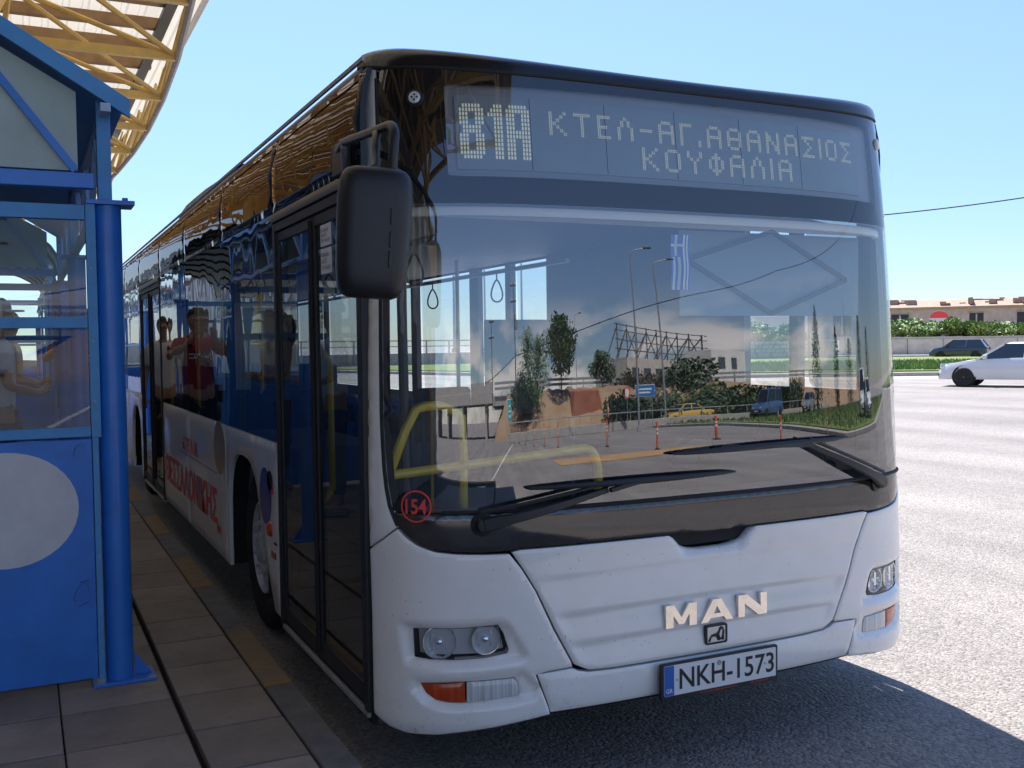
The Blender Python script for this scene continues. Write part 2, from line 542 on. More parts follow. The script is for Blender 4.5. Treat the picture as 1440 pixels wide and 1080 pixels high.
M = dict(
    white=flecked_paint('white_vehicle_paint', (0.92, 0.90, 0.845)),
    black_plastic=mat('black_plastic', (0.018, 0.019, 0.022), 0.45, var=0.2, bump=0.15, bscale=250),
    mirror_shell=mat('charcoal_plastic', (0.014, 0.015, 0.018), 0.38, var=0.15, bump=0.12, bscale=300),
    rubber=mat('rubber', (0.012, 0.012, 0.013), 0.7, bump=0.2, bscale=90),
    tyre=mat('tyre_rubber', (0.022, 0.021, 0.02), 0.85, var=0.3, scale=9, bump=0.3, bscale=60),
    rim=mat('steel_rim', (0.52, 0.52, 0.51), 0.5, 0.1, var=0.25, scale=12, dirt=0.6),
    dark=mat('dark_void', (0.012, 0.012, 0.014), 0.8),
    cap=mat('roof_cap_black', (0.008, 0.010, 0.014), 0.22, coat=0.3, var=0.3, scale=5),
    pillar_grey=mat('door_header_grey', (0.055, 0.062, 0.075), 0.4, var=0.1),
    chrome=mat('chrome', (0.85, 0.80, 0.76), 0.16, 1.0, var=0.1, scale=20),
    reflector=mat('lamp_reflector', (0.85, 0.87, 0.9), 0.10, 1.0),
    amber=mat('amber_lens', (0.52, 0.06, 0.01), 0.18, coat=0.6, aniso=(90, 90, 3), var=0.35, scale=1),
    clear_rib=mat('ribbed_clear_lens', (0.62, 0.64, 0.63), 0.2, coat=0.6, aniso=(120, 120, 2), var=0.32, scale=1),
    red=mat('red_print', (0.85, 0.08, 0.07), 0.4),
    led=mat('led_dot', (0.45, 0.47, 0.36), 0.5, emit=(0.95, 0.97, 0.78), estr=0.09),
    board=mat('display_board', (0.24, 0.30, 0.32), 0.55, var=0.08, scale=3),
    board_edge=mat('display_housing', (0.26, 0.28, 0.30), 0.5),
    cream=mat('cream_trim', (0.88, 0.82, 0.70), 0.45),
    ceiling=mat('bus_ceiling', (0.36, 0.38, 0.40), 0.6),
    interior=mat('interior_grey', (0.13, 0.145, 0.16), 0.6, var=0.1),
    dash=mat('dashboard', (0.035, 0.036, 0.04), 0.6, bump=0.2, bscale=200),
    seat=mat('blue_seat_fabric', (0.03, 0.08, 0.22), 0.85, var=0.4, scale=30, bump=0.2),
    yellow_rail=mat('yellow_handrail', (0.90, 0.60, 0.04), 0.3, coat=0.4),
    steel=mat('brushed_steel', (0.45, 0.46, 0.47), 0.35, 0.8, var=0.1),
    paper=mat('paper', (0.75, 0.78, 0.82), 0.7),
    plate=mat('plate_white', (0.78, 0.79, 0.78), 0.35),
    plate_blue=mat('plate_blue', (0.02, 0.13, 0.5), 0.4),
    ink=mat('black_ink', (0.015, 0.015, 0.017), 0.4),
    kiosk_blue=mat('kiosk_blue_paint', (0.03, 0.20, 0.66), 0.36, var=0.16, scale=3.5, dirt=0.45, coat=0.15, bump=0.05, bscale=40),
    kiosk_light=mat('kiosk_light_blue', (0.07, 0.30, 0.62), 0.45, var=0.12, scale=6, dirt=0.3),
    truss_blue=mat('pale_blue_truss', (0.42, 0.56, 0.72), 0.5, var=0.1),
    poly=mat('pale_green_sheet', (0.40, 0.50, 0.46), 0.5, var=0.1, scale=3, dirt=0.3),
    yellow_steel=mat('yellow_steel_paint', (0.66, 0.42, 0.11), 0.45, var=0.15, scale=4, dirt=0.3),
    brown_steel=mat('brown_purlin', (0.30, 0.17, 0.07), 0.6, var=0.25, scale=3),
    ring=mat('edge_pipe_grey', (0.34, 0.30, 0.26), 0.5, var=0.2),
    sheet=mat('canopy_sheet', (0.62, 0.58, 0.53), 0.6, var=0.12, scale=1.5, dirt=0.2),
    tile=mat('platform_tile', (0.215, 0.185, 0.155), 0.75, col2=(0.33, 0.285, 0.245), scale=3.1, dirt=0.75, bump=0.35, bscale=45),
    grout=mat('platform_bed', (0.02, 0.018, 0.017), 0.95, var=0.3, scale=10),
    kerb_y=mat('faded_yellow_kerb', (0.30, 0.20, 0.08), 0.85, col2=(0.17, 0.15, 0.125), scale=7, dirt=0.85, bump=0.5, bscale=60),
    kerb_g=mat('grey_kerb', (0.11, 0.11, 0.115), 0.85, col2=(0.20, 0.195, 0.19), scale=6, dirt=0.6, bump=0.5, bscale=60),
    concrete=mat('concrete', (0.36, 0.34, 0.31), 0.85, var=0.18, scale=2, dirt=0.4, bump=0.3, bscale=20),
    wall_grey=mat('station_grey_wall', (0.20, 0.20, 0.21), 0.8, var=0.15, scale=1),
    wall_white=mat('station_white_wall', (0.72, 0.71, 0.68), 0.7, var=0.06, scale=1),
    plaster=mat('old_plaster', (0.42, 0.36, 0.30), 0.9, col2=(0.58, 0.53, 0.46), scale=1.3, dirt=0.5, bump=0.4, bscale=8),
    rust=mat('rusty_roof', (0.30, 0.17, 0.12), 0.85, col2=(0.42, 0.30, 0.23), scale=3, dirt=0.5),
    opening=mat('dark_opening', (0.03, 0.035, 0.04), 0.6, var=0.4, scale=2),
    grass=mat('grass_ground', (0.10, 0.16, 0.03), 0.95, col2=(0.20, 0.24, 0.07), scale=1.2, bump=0.8, bscale=14),
    dry=mat('dry_earth', (0.26, 0.165, 0.10), 0.95, col2=(0.36, 0.26, 0.16), scale=0.35, dirt=0.5, bump=0.9, bscale=2.5),
    red_earth=mat('red_earth', (0.30, 0.10, 0.06), 0.95, col2=(0.38, 0.17, 0.10), scale=1, bump=0.9, bscale=3),
    leaf=mat('leaf_green', (0.035, 0.075, 0.022), 0.6, col2=(0.09, 0.15, 0.04), scale=0.9),
    leaf_dark=mat('leaf_dark', (0.022, 0.05, 0.02), 0.65, col2=(0.05, 0.085, 0.03), scale=1.2),
    leaf_bright=mat('leaf_bright', (0.10, 0.19, 0.04), 0.6, col2=(0.22, 0.30, 0.09), scale=0.8),
    leaf_pink=mat('oleander_leaf', (0.14, 0.075, 0.06), 0.6, col2=(0.07, 0.10, 0.04), scale=1.1),
    bark=mat('bark', (0.12, 0.085, 0.06), 0.95, var=0.3, scale=8, bump=0.6, bscale=25),
    galv=mat('galvanised_steel', (0.34, 0.35, 0.35), 0.5, 0.4, var=0.15),
    pole_dark=mat('weathered_wood_pole', (0.08, 0.06, 0.05), 0.85, var=0.3),
    orange=mat('orange_post', (0.65, 0.13, 0.03), 0.55, var=0.1),
    line_white=mat('road_paint', (0.70, 0.69, 0.65), 0.8, var=0.15, scale=8, dirt=0.3),
    tan=mat('ochre_road_band', (0.42, 0.25, 0.12), 0.9, var=0.2, scale=1),
    skin=mat('skin', (0.42, 0.24, 0.16), 0.55, var=0.06, scale=10),
    hair=mat('dark_hair', (0.012, 0.009, 0.008), 0.6, bump=0.6, bscale=120),
    shirt_red=mat('red_shirt', (0.33, 0.012, 0.03), 0.85, var=0.15, scale=9, bump=0.3, bscale=18),
    shirt_white=mat('white_shirt', (0.66, 0.66, 0.68), 0.85, var=0.06, scale=9, bump=0.3, bscale=18),
    cloth_black=mat('black_cloth', (0.02, 0.02, 0.025), 0.9, bump=0.3, bscale=18),
    denim=mat('denim', (0.05, 0.08, 0.16), 0.9, var=0.2, bump=0.3),
    shoe=mat('shoe', (0.3, 0.3, 0.3), 0.7),
    white_gloss=mat('white_car_paint', (0.72, 0.72, 0.71), 0.25, coat=0.8),
    yellow_gloss=mat('yellow_car_paint', (0.65, 0.42, 0.08), 0.25, coat=0.8),
    dark_gloss=mat('dark_blue_car_paint', (0.03, 0.04, 0.065), 0.2, coat=0.8),
    blue_gloss=mat('blue_car_paint', (0.06, 0.12, 0.25), 0.2, coat=0.8),
    silver_gloss=mat('silver_car_paint', (0.4, 0.42, 0.44), 0.25, 0.5, coat=0.8),
    car_glass=glass_mat('car_glass', opaque=(0.015, 0.02, 0.022), r0=0.10),
    tail=mat('tail_lamp_red', (0.4, 0.01, 0.01), 0.2, coat=0.5),
    sign_blue=mat('sign_blue', (0.02, 0.16, 0.45), 0.4),
    sign_teal=mat('sign_teal', (0.02, 0.40, 0.42), 0.4),
    sign_white=mat('sign_white', (0.75, 0.75, 0.74), 0.4),
    blind=mat('sun_blind', (0.26, 0.32, 0.38), 0.8),
    gold=mat('ochre_decal', (0.42, 0.26, 0.07), 0.35, var=0.2, scale=5, coat=0.3),
    blue_decal=mat('blue_decal', (0.04, 0.06, 0.28), 0.35, var=0.2, scale=6, coat=0.3),
    stone=mat('pale_stone', (0.45, 0.42, 0.38), 0.9, var=0.15, scale=3, bump=0.4, bscale=14),
    billboard=mat('rusted_lattice', (0.10, 0.075, 0.065), 0.7),
    facet=mat('faceted_reflector', (0.92, 0.93, 0.94), 0.12, 0.95),
    sill=mat('door_sill_metal', (0.40, 0.40, 0.39), 0.4, 0.3, var=0.2, scale=10),
    window_far=mat('far_window', (0.05, 0.06, 0.07), 0.2),
)
M['asphalt'] = speckle_ground('asphalt', (0.30, 0.275, 0.255), (0.22, 0.20, 0.19), bump=1.0, sc=62, big=0.35, rough=0.7, spec=0.5)
M['screen'] = glass_mat('windscreen_glass', (0.84, 0.89, 0.90), r0=0.20, wave=0.0016, wscale=1.1, dust=0.02)
M['gloss_black'] = glass_mat('black_glass', r0=0.105, wave=0.0012, wscale=1.1, opaque=(0.006, 0.007, 0.009), dust=0.02)
M['cowl'] = glass_mat('cowl_black_glass', r0=0.085, wave=0.001, wscale=1.5, opaque=(0.012, 0.011, 0.012), rough=0.10, dust=0.08)
M['side_glass'] = glass_mat('side_tinted_glass', (0.42, 0.46, 0.47), r0=0.10, wave=0.0045, wscale=2.1, dust=0.015, waniso=(1, 1, .55))
M['cove'] = glass_mat('cove_black_glass', r0=0.05, wave=0.0032, wscale=2.4, gcol=(.62, .55, .52), opaque=(0.008, 0.008, 0.01), dust=0.02)
M['light_tint'] = glass_mat('light_tinted_glass', (0.74, 0.79, 0.80), r0=0.08)
M['door_glass'] = glass_mat('door_glass', (0.36, 0.40, 0.42), r0=0.09, wave=0.0008, wscale=1.6, dust=0.02)
M['clear_glass'] = glass_mat('clear_glass', (0.86, 0.89, 0.89), r0=0.07)
M['lens'] = glass_mat('lamp_lens', (0.95, 0.96, 0.97), r0=0.045)
M['board_glass'] = glass_mat('display_cover_glass', (0.86, 0.90, 0.92), r0=0.13, wave=0.0012, wscale=1.1)
M['kiosk_glass'] = glass_mat('kiosk_glass', (0.88, 0.93, 0.92), r0=0.04)

def translucent_sheet(name, col, tr, f):
    mt = mat(name, col, 0.6, var=0.10, scale=1.5, dirt=0.2)
    n, l = mt.node_tree.nodes, mt.node_tree.links
    t = n.new('ShaderNodeBsdfTranslucent'); t.inputs['Color'].default_value = (*tr, 1)
    mx = n.new('ShaderNodeMixShader'); mx.inputs[0].default_value = f
    o = n['Material Output']
    l.new(n['Principled BSDF'].outputs[0], mx.inputs[1]); l.new(t.outputs[0], mx.inputs[2]); l.new(mx.outputs[0], o.inputs['Surface'])
    return mt
M['opaque_sheet'] = mat('dark_canopy_sheet', (0.20, 0.17, 0.145), 0.8, var=0.25, scale=1.2, dirt=0.4)  # dark opaque sheet, so the canopy front end mirrors black in the bus header
M['light_sheet'] = translucent_sheet('translucent_canopy_sheet', (0.72, 0.68, 0.62), (0.62, 0.58, 0.50), 0.36)
# every tile its own shade
n_, l_ = M['tile'].node_tree.nodes, M['tile'].node_tree.links
oi = n_.new('ShaderNodeObjectInfo')
mr_t = n_.new('ShaderNodeMapRange'); mr_t.inputs['To Min'].default_value = .82; mr_t.inputs['To Max'].default_value = 1.12
l_.new(oi.outputs['Random'], mr_t.inputs[0])
mm = n_.new('ShaderNodeMixRGB'); mm.blend_type = 'MULTIPLY'; mm.inputs[0].default_value = 1
pb = n_['Principled BSDF']; srcl = pb.inputs['Base Color'].links[0].from_socket
l_.new(srcl, mm.inputs[1]); l_.new(mr_t.outputs[0], mm.inputs[2]); l_.new(mm.outputs[0], pb.inputs['Base Color'])
geo_t = n_.new('ShaderNodeNewGeometry')
for nd_ in list(n_):
    if nd_.type == 'TEX_NOISE': l_.new(geo_t.outputs['Position'], nd_.inputs['Vector'])
# ------------------------------------------------------------------ text (converted to meshes first, while the scene is small)
TEXTS = {}
def make_text(key, body, size=1.0, extrude=0.0, bold=0.0):
    cu = bpy.data.curves.new('t', 'FONT')
    cu.body = body
    cu.size = size
    cu.extrude = extrude
    cu.offset = bold
    cu.resolution_u = 4
    o = bpy.data.objects.new('t', cu)
    COL.objects.link(o)
    dg = bpy.context.evaluated_depsgraph_get()
    me = bpy.data.meshes.new_from_object(o.evaluated_get(dg))
    vs = [v.co.copy() for v in me.vertices]
    fs = [tuple(p.vertices) for p in me.polygons]
    x0 = min(v.x for v in vs); x1 = max(v.x for v in vs)
    y0 = min(v.y for v in vs); y1 = max(v.y for v in vs)
    TEXTS[key] = ([((v.x - x0) / (x1 - x0), (v.y - y0) / (y1 - y0), v.z) for v in vs], fs)
    bpy.data.objects.remove(o)
    bpy.data.curves.remove(cu)
    bpy.data.meshes.remove(me)
for k, b, bo in (('154', '154', .02), ('plate', 'NKH-1573', .012), ('GR', 'GR', .01), ('side', 'ΘΕΣΣΑΛΟΝΙΚΗΣ', .025), ('side2', 'ΚΤΕΛ Ν.', .02),
                 ('jvc', 'JVC', .03), ('web', 'www.autodata-xtreme.com', .0), ('tel', '2310 552617', .0), ('notice', 'Νέα δρομολόγια\nΩράριο 2021\nΣτάση - Αναχώρηση', .0)):
    make_text(k, b, 1.0, 0.0, bo)

def put_text(key, name, mt, parent, f, smooth=False):
    """f(u,v) maps the unit text box to a point"""
    vs, fs = TEXTS[key]
    mb = MB()
    mb.add([f(v[0], v[1]) for v in vs], fs)
    return mb.build(name, mt, parent, recalc=False)

# ------------------------------------------------------------------ ground and platform
g = MB()
g.quad((-900, -900, 0), (1100, -900, 0), (1100, 1100, 0), (-900, 1100, 0))
tag(g.build('ground', M['asphalt'], recalc=False), kind='structure')

plat = empty('platform', (0, 0, 0))
tag(plat, 'raised grey brown paved bus platform with worn kerb stones along the bus', 'platform', kind='structure')
b = MB().box(-30, -14, 0.0, -0.225, 130, 0.112)
b.build('platform_bed', M['grout'], plat)
def tile_mesh(w, d):
    o = MB().box(0, 0, 0.113, w, d, 0.152).build('tile', M['tile'], None, bevel=0.005, seg=1)
    return o
cols = [(-0.558, 0.331), (-0.99, 0.408), (-1.40, 0.405), (-1.81, 0.405)]
protos = {}
k = 0
for ci, (x0, w) in enumerate(cols):
    for j in range(-4, 38 if ci < 2 else 26):
        if w not in protos:
            protos[w] = tile_mesh(w, 0.3945)
            o = protos[w]
        else:
            o = protos[w].copy()
            COL.objects.link(o)
        o.parent = plat
        o.location = (x0 + random.uniform(-.001, .001), 0.35 + 0.4075 * j + random.uniform(-.0015, .0015), random.uniform(-.0015, .0015))
        o.rotation_euler = (random.uniform(-.002, .002), random.uniform(-.002, .002), 0)
rest = MB()
for ix in range(0, 10):
    for j in range(-30, 60):
        x0 = -2.22 - .41 * ix
        y0 = 0.35 + .4075 * j
        rest.box(x0, y0, .12, x0 + .404, y0 + .401, .152)
for ci, (x0, w) in enumerate(cols):
    for j in list(range(-30, -4)) + list(range(38 if ci < 2 else 26, 80)):
        y0 = 0.35 + .4075 * j
        rest.box(x0, y0, .12, x0 + w, y0 + .401, .152)
tag(rest.build('far_tiles', M['tile'], plat), kind='stuff')
y = 1.12 - .975 * 6
i = 0
kp = {}
while y < 34:
    key = 'kerb_y' if (i % 2 == 0) else 'kerb_g'
    if key not in kp:
        o = MB().box(-.218, 0.004, 0.0, -.095, .971, .15).build('kerb_stone', M[key], plat, bevel=.012, seg=2)
        kp[key] = o
    else:
        o = kp[key].copy()
        COL.objects.link(o)
        o.parent = plat
    o.location = (random.uniform(-.003, .003), y, random.uniform(-.003, .001))
    i += 1
    y += .975

# ------------------------------------------------------------------ BUS ---------------------------------------------------------
NEXP, DEP, HALF = 3.2, 0.5, 1.25
_t = [i / 1500 * PI / 2 for i in range(1501)]
_px = [HALF * math.sin(t) ** (2 / NEXP) for t in _t]
_py = [DEP * (1 - max(0, math.cos(t)) ** (2 / NEXP)) for t in _t]
_ss = [0]
for i in range(1, 1501):
    _ss.append(_ss[-1] + math.hypot(_px[i] - _px[i - 1], _py[i] - _py[i - 1]))
import bisect
def _interp(a):
    if a >= _ss[-1]: return _px[-1], _py[-1] + a - _ss[-1]
    i = max(1, bisect.bisect_left(_ss, a))
    f = (a - _ss[i - 1]) / max(1e-9, _ss[i] - _ss[i - 1])
    return _px[i - 1] + f * (_px[i] - _px[i - 1]), _py[i - 1] + f * (_py[i] - _py[i - 1])
def sbk(z):
    t = max(0, z - .95)
    a = 0 if z < .6 else .012 * min(1, (z - .6) / .35)
    return a + .03 * t + .016 * t ** 3
def S0(s, z):
    x, y = _interp(abs(s))
    w = 1 - .02 * min(1, max(0, (z - 1) / 1.6))
    return V((1.25 + math.copysign(x * w, s), y + sbk(z), z))
def Sn(s, z):
    e = 2e-3
    a = S0(s + e, z) - S0(s - e, z)
    b = S0(s, z + e) - S0(s, z - e)
    return a.cross(b).normalized()       # points outwards (-y)
def fmap(s, z, h=0.0):
    return S0(s, z) + Sn(s, z) * h
def lmap(u, z, h=0.0):                   # left flank, u = y
    return V((0 - h, u, z))
def rmap(u, z, h=0.0):
    return V((2.5 + h - .028 * min(1, max(0, (z - 1) / 1.2)), u, z))

def inpoly(p, poly):
    x, y = p
    c = False
    n = len(poly)
    for i in range(n):
        x1, y1 = poly[i]; x2, y2 = poly[i - 1]
        if (y1 > y) != (y2 > y) and x < (x2 - x1) * (y - y1) / (y2 - y1) + x1: c = not c
    return c
def pdist(p, poly):
    best = 9
    n = len(poly)
    for i in range(n):
        ax, ay = poly[i - 1]; bx, by = poly[i]
        dx, dy = bx - ax, by - ay
        L = dx * dx + dy * dy
        t = 0 if L < 1e-12 else max(0, min(1, ((p[0] - ax) * dx + (p[1] - ay) * dy) / L))
        d = math.hypot(p[0] - ax - t * dx, p[1] - ay - t * dy)
        if d < best: best = d
    return best
def sdist(p, poly):
    d = pdist(p, poly)
    return -d if inpoly(p, poly) else d
def densify(poly, step):
    out = []
    n = len(poly)
    for i in range(n):
        a, b = poly[i], poly[(i + 1) % n]
        L = math.hypot(b[0] - a[0], b[1] - a[1])
        k = max(1, int(math.ceil(L / step)))
        for j in range(k):
            out.append((a[0] + (b[0] - a[0]) * j / k, a[1] + (b[1] - a[1]) * j / k))
    return out
def area(poly):
    return sum(poly[i - 1][0] * poly[i][1] - poly[i][0] * poly[i - 1][1] for i in range(len(poly))) / 2
def smooth_poly(poly, k=2, keep=()):
    for _ in range(k):
        out = []
        n = len(poly)
        for i in range(n):
            a, b = poly[i], poly[(i + 1) % n]
            out.append((a[0] * .75 + b[0] * .25, a[1] * .75 + b[1] * .25))
            out.append((a[0] * .25 + b[0] * .75, a[1] * .25 + b[1] * .75))
        poly = out
    return poly
def rrect(x0, y0, x1, y1, r, n=4):
    out = []
    for cx, cy, a0 in ((x1 - r, y1 - r, 0), (x0 + r, y1 - r, 90), (x0 + r, y0 + r, 180), (x1 - r, y0 + r, 270)):
        for i in range(n + 1):
            a = R(a0 + 90 * i / n)
            out.append((cx + r * math.cos(a), cy + r * math.sin(a)))
    return out
def ellipse(cx, cy, a, b, n=28):
    return [(cx + a * math.cos(2 * PI * i / n), cy + b * math.sin(2 * PI * i / n)) for i in range(n)]

def panel(name, outline, mt, parent, pmap=fmap, off=0.0, th=0.012, holes=(), hf=None, grid=.05, rnd=0.004, smooth=True):
    if area(outline) < 0: outline = outline[::-1]
    ol = densify(outline, grid)
    loops = [ol]
    hl = []
    for h in holes:
        if area(h) < 0: h = h[::-1]
        hl.append(densify(h, grid))
    loops += hl
    pts, edges, bh = [], [], []
    for L in loops:
        o = len(pts)
        pts += L
        bh += [-rnd] * len(L)
        edges += [(o + i, o + (i + 1) % len(L)) for i in range(len(L))]
    nb = len(pts)
    if rnd:
        for li, L in enumerate(loops):
            n = len(L)
            for i in range(n):
                a, b, c = L[i - 1], L[i], L[(i + 1) % n]
                tx, ty = c[0] - a[0], c[1] - a[1]
                q = math.hypot(tx, ty) or 1
                nx, ny = -ty / q, tx / q           # left normal = inside for ccw outline
                if li: nx, ny = -nx, -ny
                w = rnd * 1.6
                p = (b[0] + nx * w, b[1] + ny * w)
                if not inpoly(p, ol) or any(inpoly(p, h) for h in hl): continue
                if min(pdist(p, K) for K in loops) < w * .8: continue
                pts.append(p)
                bh.append(0)
    xs = [p[0] for p in ol]; ys = [p[1] for p in ol]
    gx = min(xs)
    row = 0
    gy = min(ys) + grid * .5
    while gy < max(ys):
        gx = min(xs) + grid * (.5 if row % 2 else .25)
        while gx < max(xs):
            p = (gx, gy)
            if inpoly(p, ol) and not any(inpoly(p, h) for h in hl):
                if min(pdist(p, K) for K in loops) > max(grid * .4, rnd * 2.4):
                    pts.append(p)
                    bh.append(0)
            gx += grid
        gy += grid * .87
        row += 1
    r = delaunay_2d_cdt([V(p) for p in pts], edges, [], 0, 1e-6, True)
    cv, ce, cf, orig = r[0], r[1], r[2], r[3]
    def hh(i):
        o = orig[i]
        return bh[o[0]] if o else 0
    vs, fs = [], []
    for i, c in enumerate(cv):
        h = off + hh(i) + (hf(c.x, c.y) if hf else 0)
        vs.append(pmap(c.x, c.y, h))
    for f in cf:
        cx = sum(cv[i].x for i in f) / len(f)
        cy = sum(cv[i].y for i in f) / len(f)
        if inpoly((cx, cy), ol) and not any(inpoly((cx, cy), h) for h in hl):
            fs.append(tuple(f))
    # orientation
    c = cv[fs[0][0]]
    outn = pmap(c.x, c.y, 1) - pmap(c.x, c.y, 0)
    a, b2, c2 = (vs[k] for k in fs[0][:3])
    if (b2 - a).cross(c2 - a).dot(outn) < 0: fs = [f[::-1] for f in fs]
    if th:
        from collections import Counter
        cnt = {}
        for f in fs:
            for i in range(len(f)):
                e = (f[i], f[(i + 1) % len(f)])
                cnt[e] = 1
        be = [e for e in cnt if (e[1], e[0]) not in cnt]
        mp = {}
        for e in be:
            for i in e:
                if i not in mp:
                    mp[i] = len(vs)
                    h = off + hh(i) + (hf(cv[i].x, cv[i].y) if hf else 0) - th
                    vs.append(pmap(cv[i].x, cv[i].y, h))
        for a, b2 in be:
            fs.append((b2, a, mp[a], mp[b2]))
    mb = MB()
    mb.add(vs, fs)
    return mb.build(name, mt, parent, smooth=smooth, recalc=False, ang=50)

bus = empty('city_bus', (1.25, 0, 0))
tag(bus, 'white and black low floor city bus with dot matrix destination display, parked beside the platform', 'bus')
# children keep world coordinates: parent inverse by location
class BusParent: pass
def B(o):
    """re-seat a part that was built in world coordinates under the bus empty"""
    o.location = o.location - V((1.25, 0, 0))
    return o
def bp(mb, name, mt, **k): return B(mb.build(name, mt, bus, **k))
def bpan(*a, **k): return B(panel(*a, **k))

def mir(poly): return [(-a, b) for a, b in poly][::-1]
SE = 1.385
# --- front corner bumpers
cornerL = [(-SE, .25), (-1.30, .222), (-1.22, .213), (-1.10, .214), (-.9, .232), (-.70, .259), (-.705, .28), (-.752, .405),
           (-.715, .412), (-.612, .418), (-.62, .44), (-.685, .56), (-.748, .70), (-.797, .782), (-.838, .836), (-.93, .838), (-1.027, .843), (-1.10, .852),
           (-1.16, .872), (-1.205, .90), (-1.235, .927), (-1.30, .885), (-SE, .84)]
headL = [(-1.190, .583), (-1.0, .584), (-.882, .588), (-.864, .56), (-.846, .50), (-.852, .487), (-.93, .477), (-1.04, .474), (-1.13, .477), (-1.186, .484)]
recL = [(-1.235, .60), (-1.0, .602), (-.88, .606), (-.845, .585), (-.79, .49), (-.79, .462), (-1.0, .452), (-1.21, .462)]
indL = [(-1.165, .390), (-1.0, .397), (-.826, .399), (-.815, .385), (-.808, .345), (-.812, .333), (-.90, .327), (-1.0, .322), (-1.06, .324), (-1.11, .334), (-1.145, .358)]
recI = [(-1.19, .403), (-1.0, .412), (-.80, .424), (-.735, .36), (-.75, .322), (-.9, .310), (-1.06, .307), (-1.14, .325), (-1.19, .37)]
def sstep(a, b, x):
    t = max(0, min(1, (x - a) / (b - a)))
    return t * t * (3 - 2 * t)
def corner_h(sgn):
    def h(s, z):
        p = (s if sgn < 0 else -s, z)
        d1 = sdist(p, recL)
        v = -.020 * (1 - sstep(-.014, .008, d1))
        d2 = sdist(p, recI)
        v += -.016 * (1 - sstep(-.012, .008, d2))
        v += -.010 * (1 - sstep(.21, .26, z))
        return v
    return h
for sg, f in ((-1, lambda p: p), (1, mir)):
    o = bpan('bumper_corner', f(cornerL), M['white'], bus, holes=[f(headL), f(indL)], hf=corner_h(sg), grid=.016, th=.03)
    # pillar
    pil = [(-SE, .85), (-1.30, .893), (-1.24, .933), (-1.262, .975), (-1.283, 1.05), (-1.296, 1.15), (-1.304, 1.3), (-1.303, 1.5), (-1.298, 1.73), (-1.290, 2.1), (-1.284, 2.4), (-1.279, 2.545), (-SE, 2.552)]
    bpan('corner_pillar', f(pil), M['white'], bus, grid=.05, th=.03)
    # head lamp: black box, bowls, bulbs, lens
    bpan('headlight', f([(a * 1.0, b) for a, b in headL]), M['black_plastic'], bus, off=-.075, th=0, rnd=0, grid=.05)
    wall = MB()
    hp = densify(f(headL), .05)
    n = len(hp)
    vs = [fmap(a, b_, -.018) for a, b_ in hp] + [fmap(a, b_, -.078) for a, b_ in hp]
    wall.add(vs, [(i, (i + 1) % n, (i + 1) % n + n, i + n) for i in range(n)])
    bp(wall, 'lamp_housing', M['pillar_grey'], recalc=False)
    lens = bpan('lamp_lens', f(headL), M['lens'], bus, off=-.022, th=0, rnd=0, grid=.04)
    for (cs, cz, r) in ((-1.095, .532, .056), (-.925, .537, .050)):
        cs = cs if sg < 0 else -cs
        c = fmap(cs, cz, -.032); ax = -Sn(cs, cz)
        ax = (ax * .6 + V((0, 1, 0)) * .4).normalized()
        bowl = MB().lathe([(r, 0), (r * .95, .010), (r * .80, .026), (r * .55, .040), (r * .25, .048), (0.001, .049)], c, ax, 18, cap=False)
        bp(bowl, 'lamp_bowl', M['facet'], smooth=False, recalc=False)
        for kx in (-.5, .5):
            sh = MB()
            a1_ = ax.cross(V((0, 0, 1))).normalized()
            sh.beam(c + a1_ * r * kx * .9 + ax * .012 - V((0, 0, r * .55)), c + a1_ * r * kx * .9 + ax * .012 + V((0, 0, r * .55)), .010, .003)
            bp(sh, 'reflector_fin', M['facet'])
        ring = MB().tube([c + (ax.orthogonal().normalized() * math.cos(t) + ax.cross(ax.orthogonal().normalized()) * math.sin(t)) * (r + .002) for t in [2 * PI * i / 28 for i in range(28)]], .003, 6, closed=True)
        bp(ring, 'lamp_ring', M['chrome'], smooth=True)
        bulb = MB().lathe([(.001, -.004), (.009, .0), (.012, .008), (.010, .02), (.010, .036)], c, ax, 14)
        bp(bulb, 'bulb', M['reflector'], smooth=True)
    # silver infill behind the lens, around the bowls
    bpan('lamp_bezel', f([(-1.18, .575), (-.875, .577), (-.86, .50), (-.93, .486), (-1.12, .486), (-1.175, .492)]), mat('lamp_bezel_grey', (.55, .57, .58), .3, .3), bus, off=-.046, th=0, rnd=0, grid=.04)
    # indicator
    sp = -1.0
    am = [p for p in indL if p[0] < -1.001] + [(-1.004, .322), (-1.004, .397)]
    am = [(-1.163, .388), (-1.004, .395), (-1.004, .324), (-1.06, .326), (-1.11, .336), (-1.143, .359)]
    cl = [(-.998, .395), (-.828, .397), (-.817, .384), (-.810, .346), (-.814, .335), (-.90, .329), (-.998, .324)]
    bpan('turn_indicator', f(am), M['amber'], bus, off=-.015, th=.01, rnd=.002, grid=.03)
    bpan('fog_lens', f(cl), M['clear_rib'], bus, off=-.015, th=.01, rnd=.002, grid=.03)
    bpan('lamp_seal', f(recI), M['dark'], bus, off=-.045, th=0, rnd=0, grid=.05)
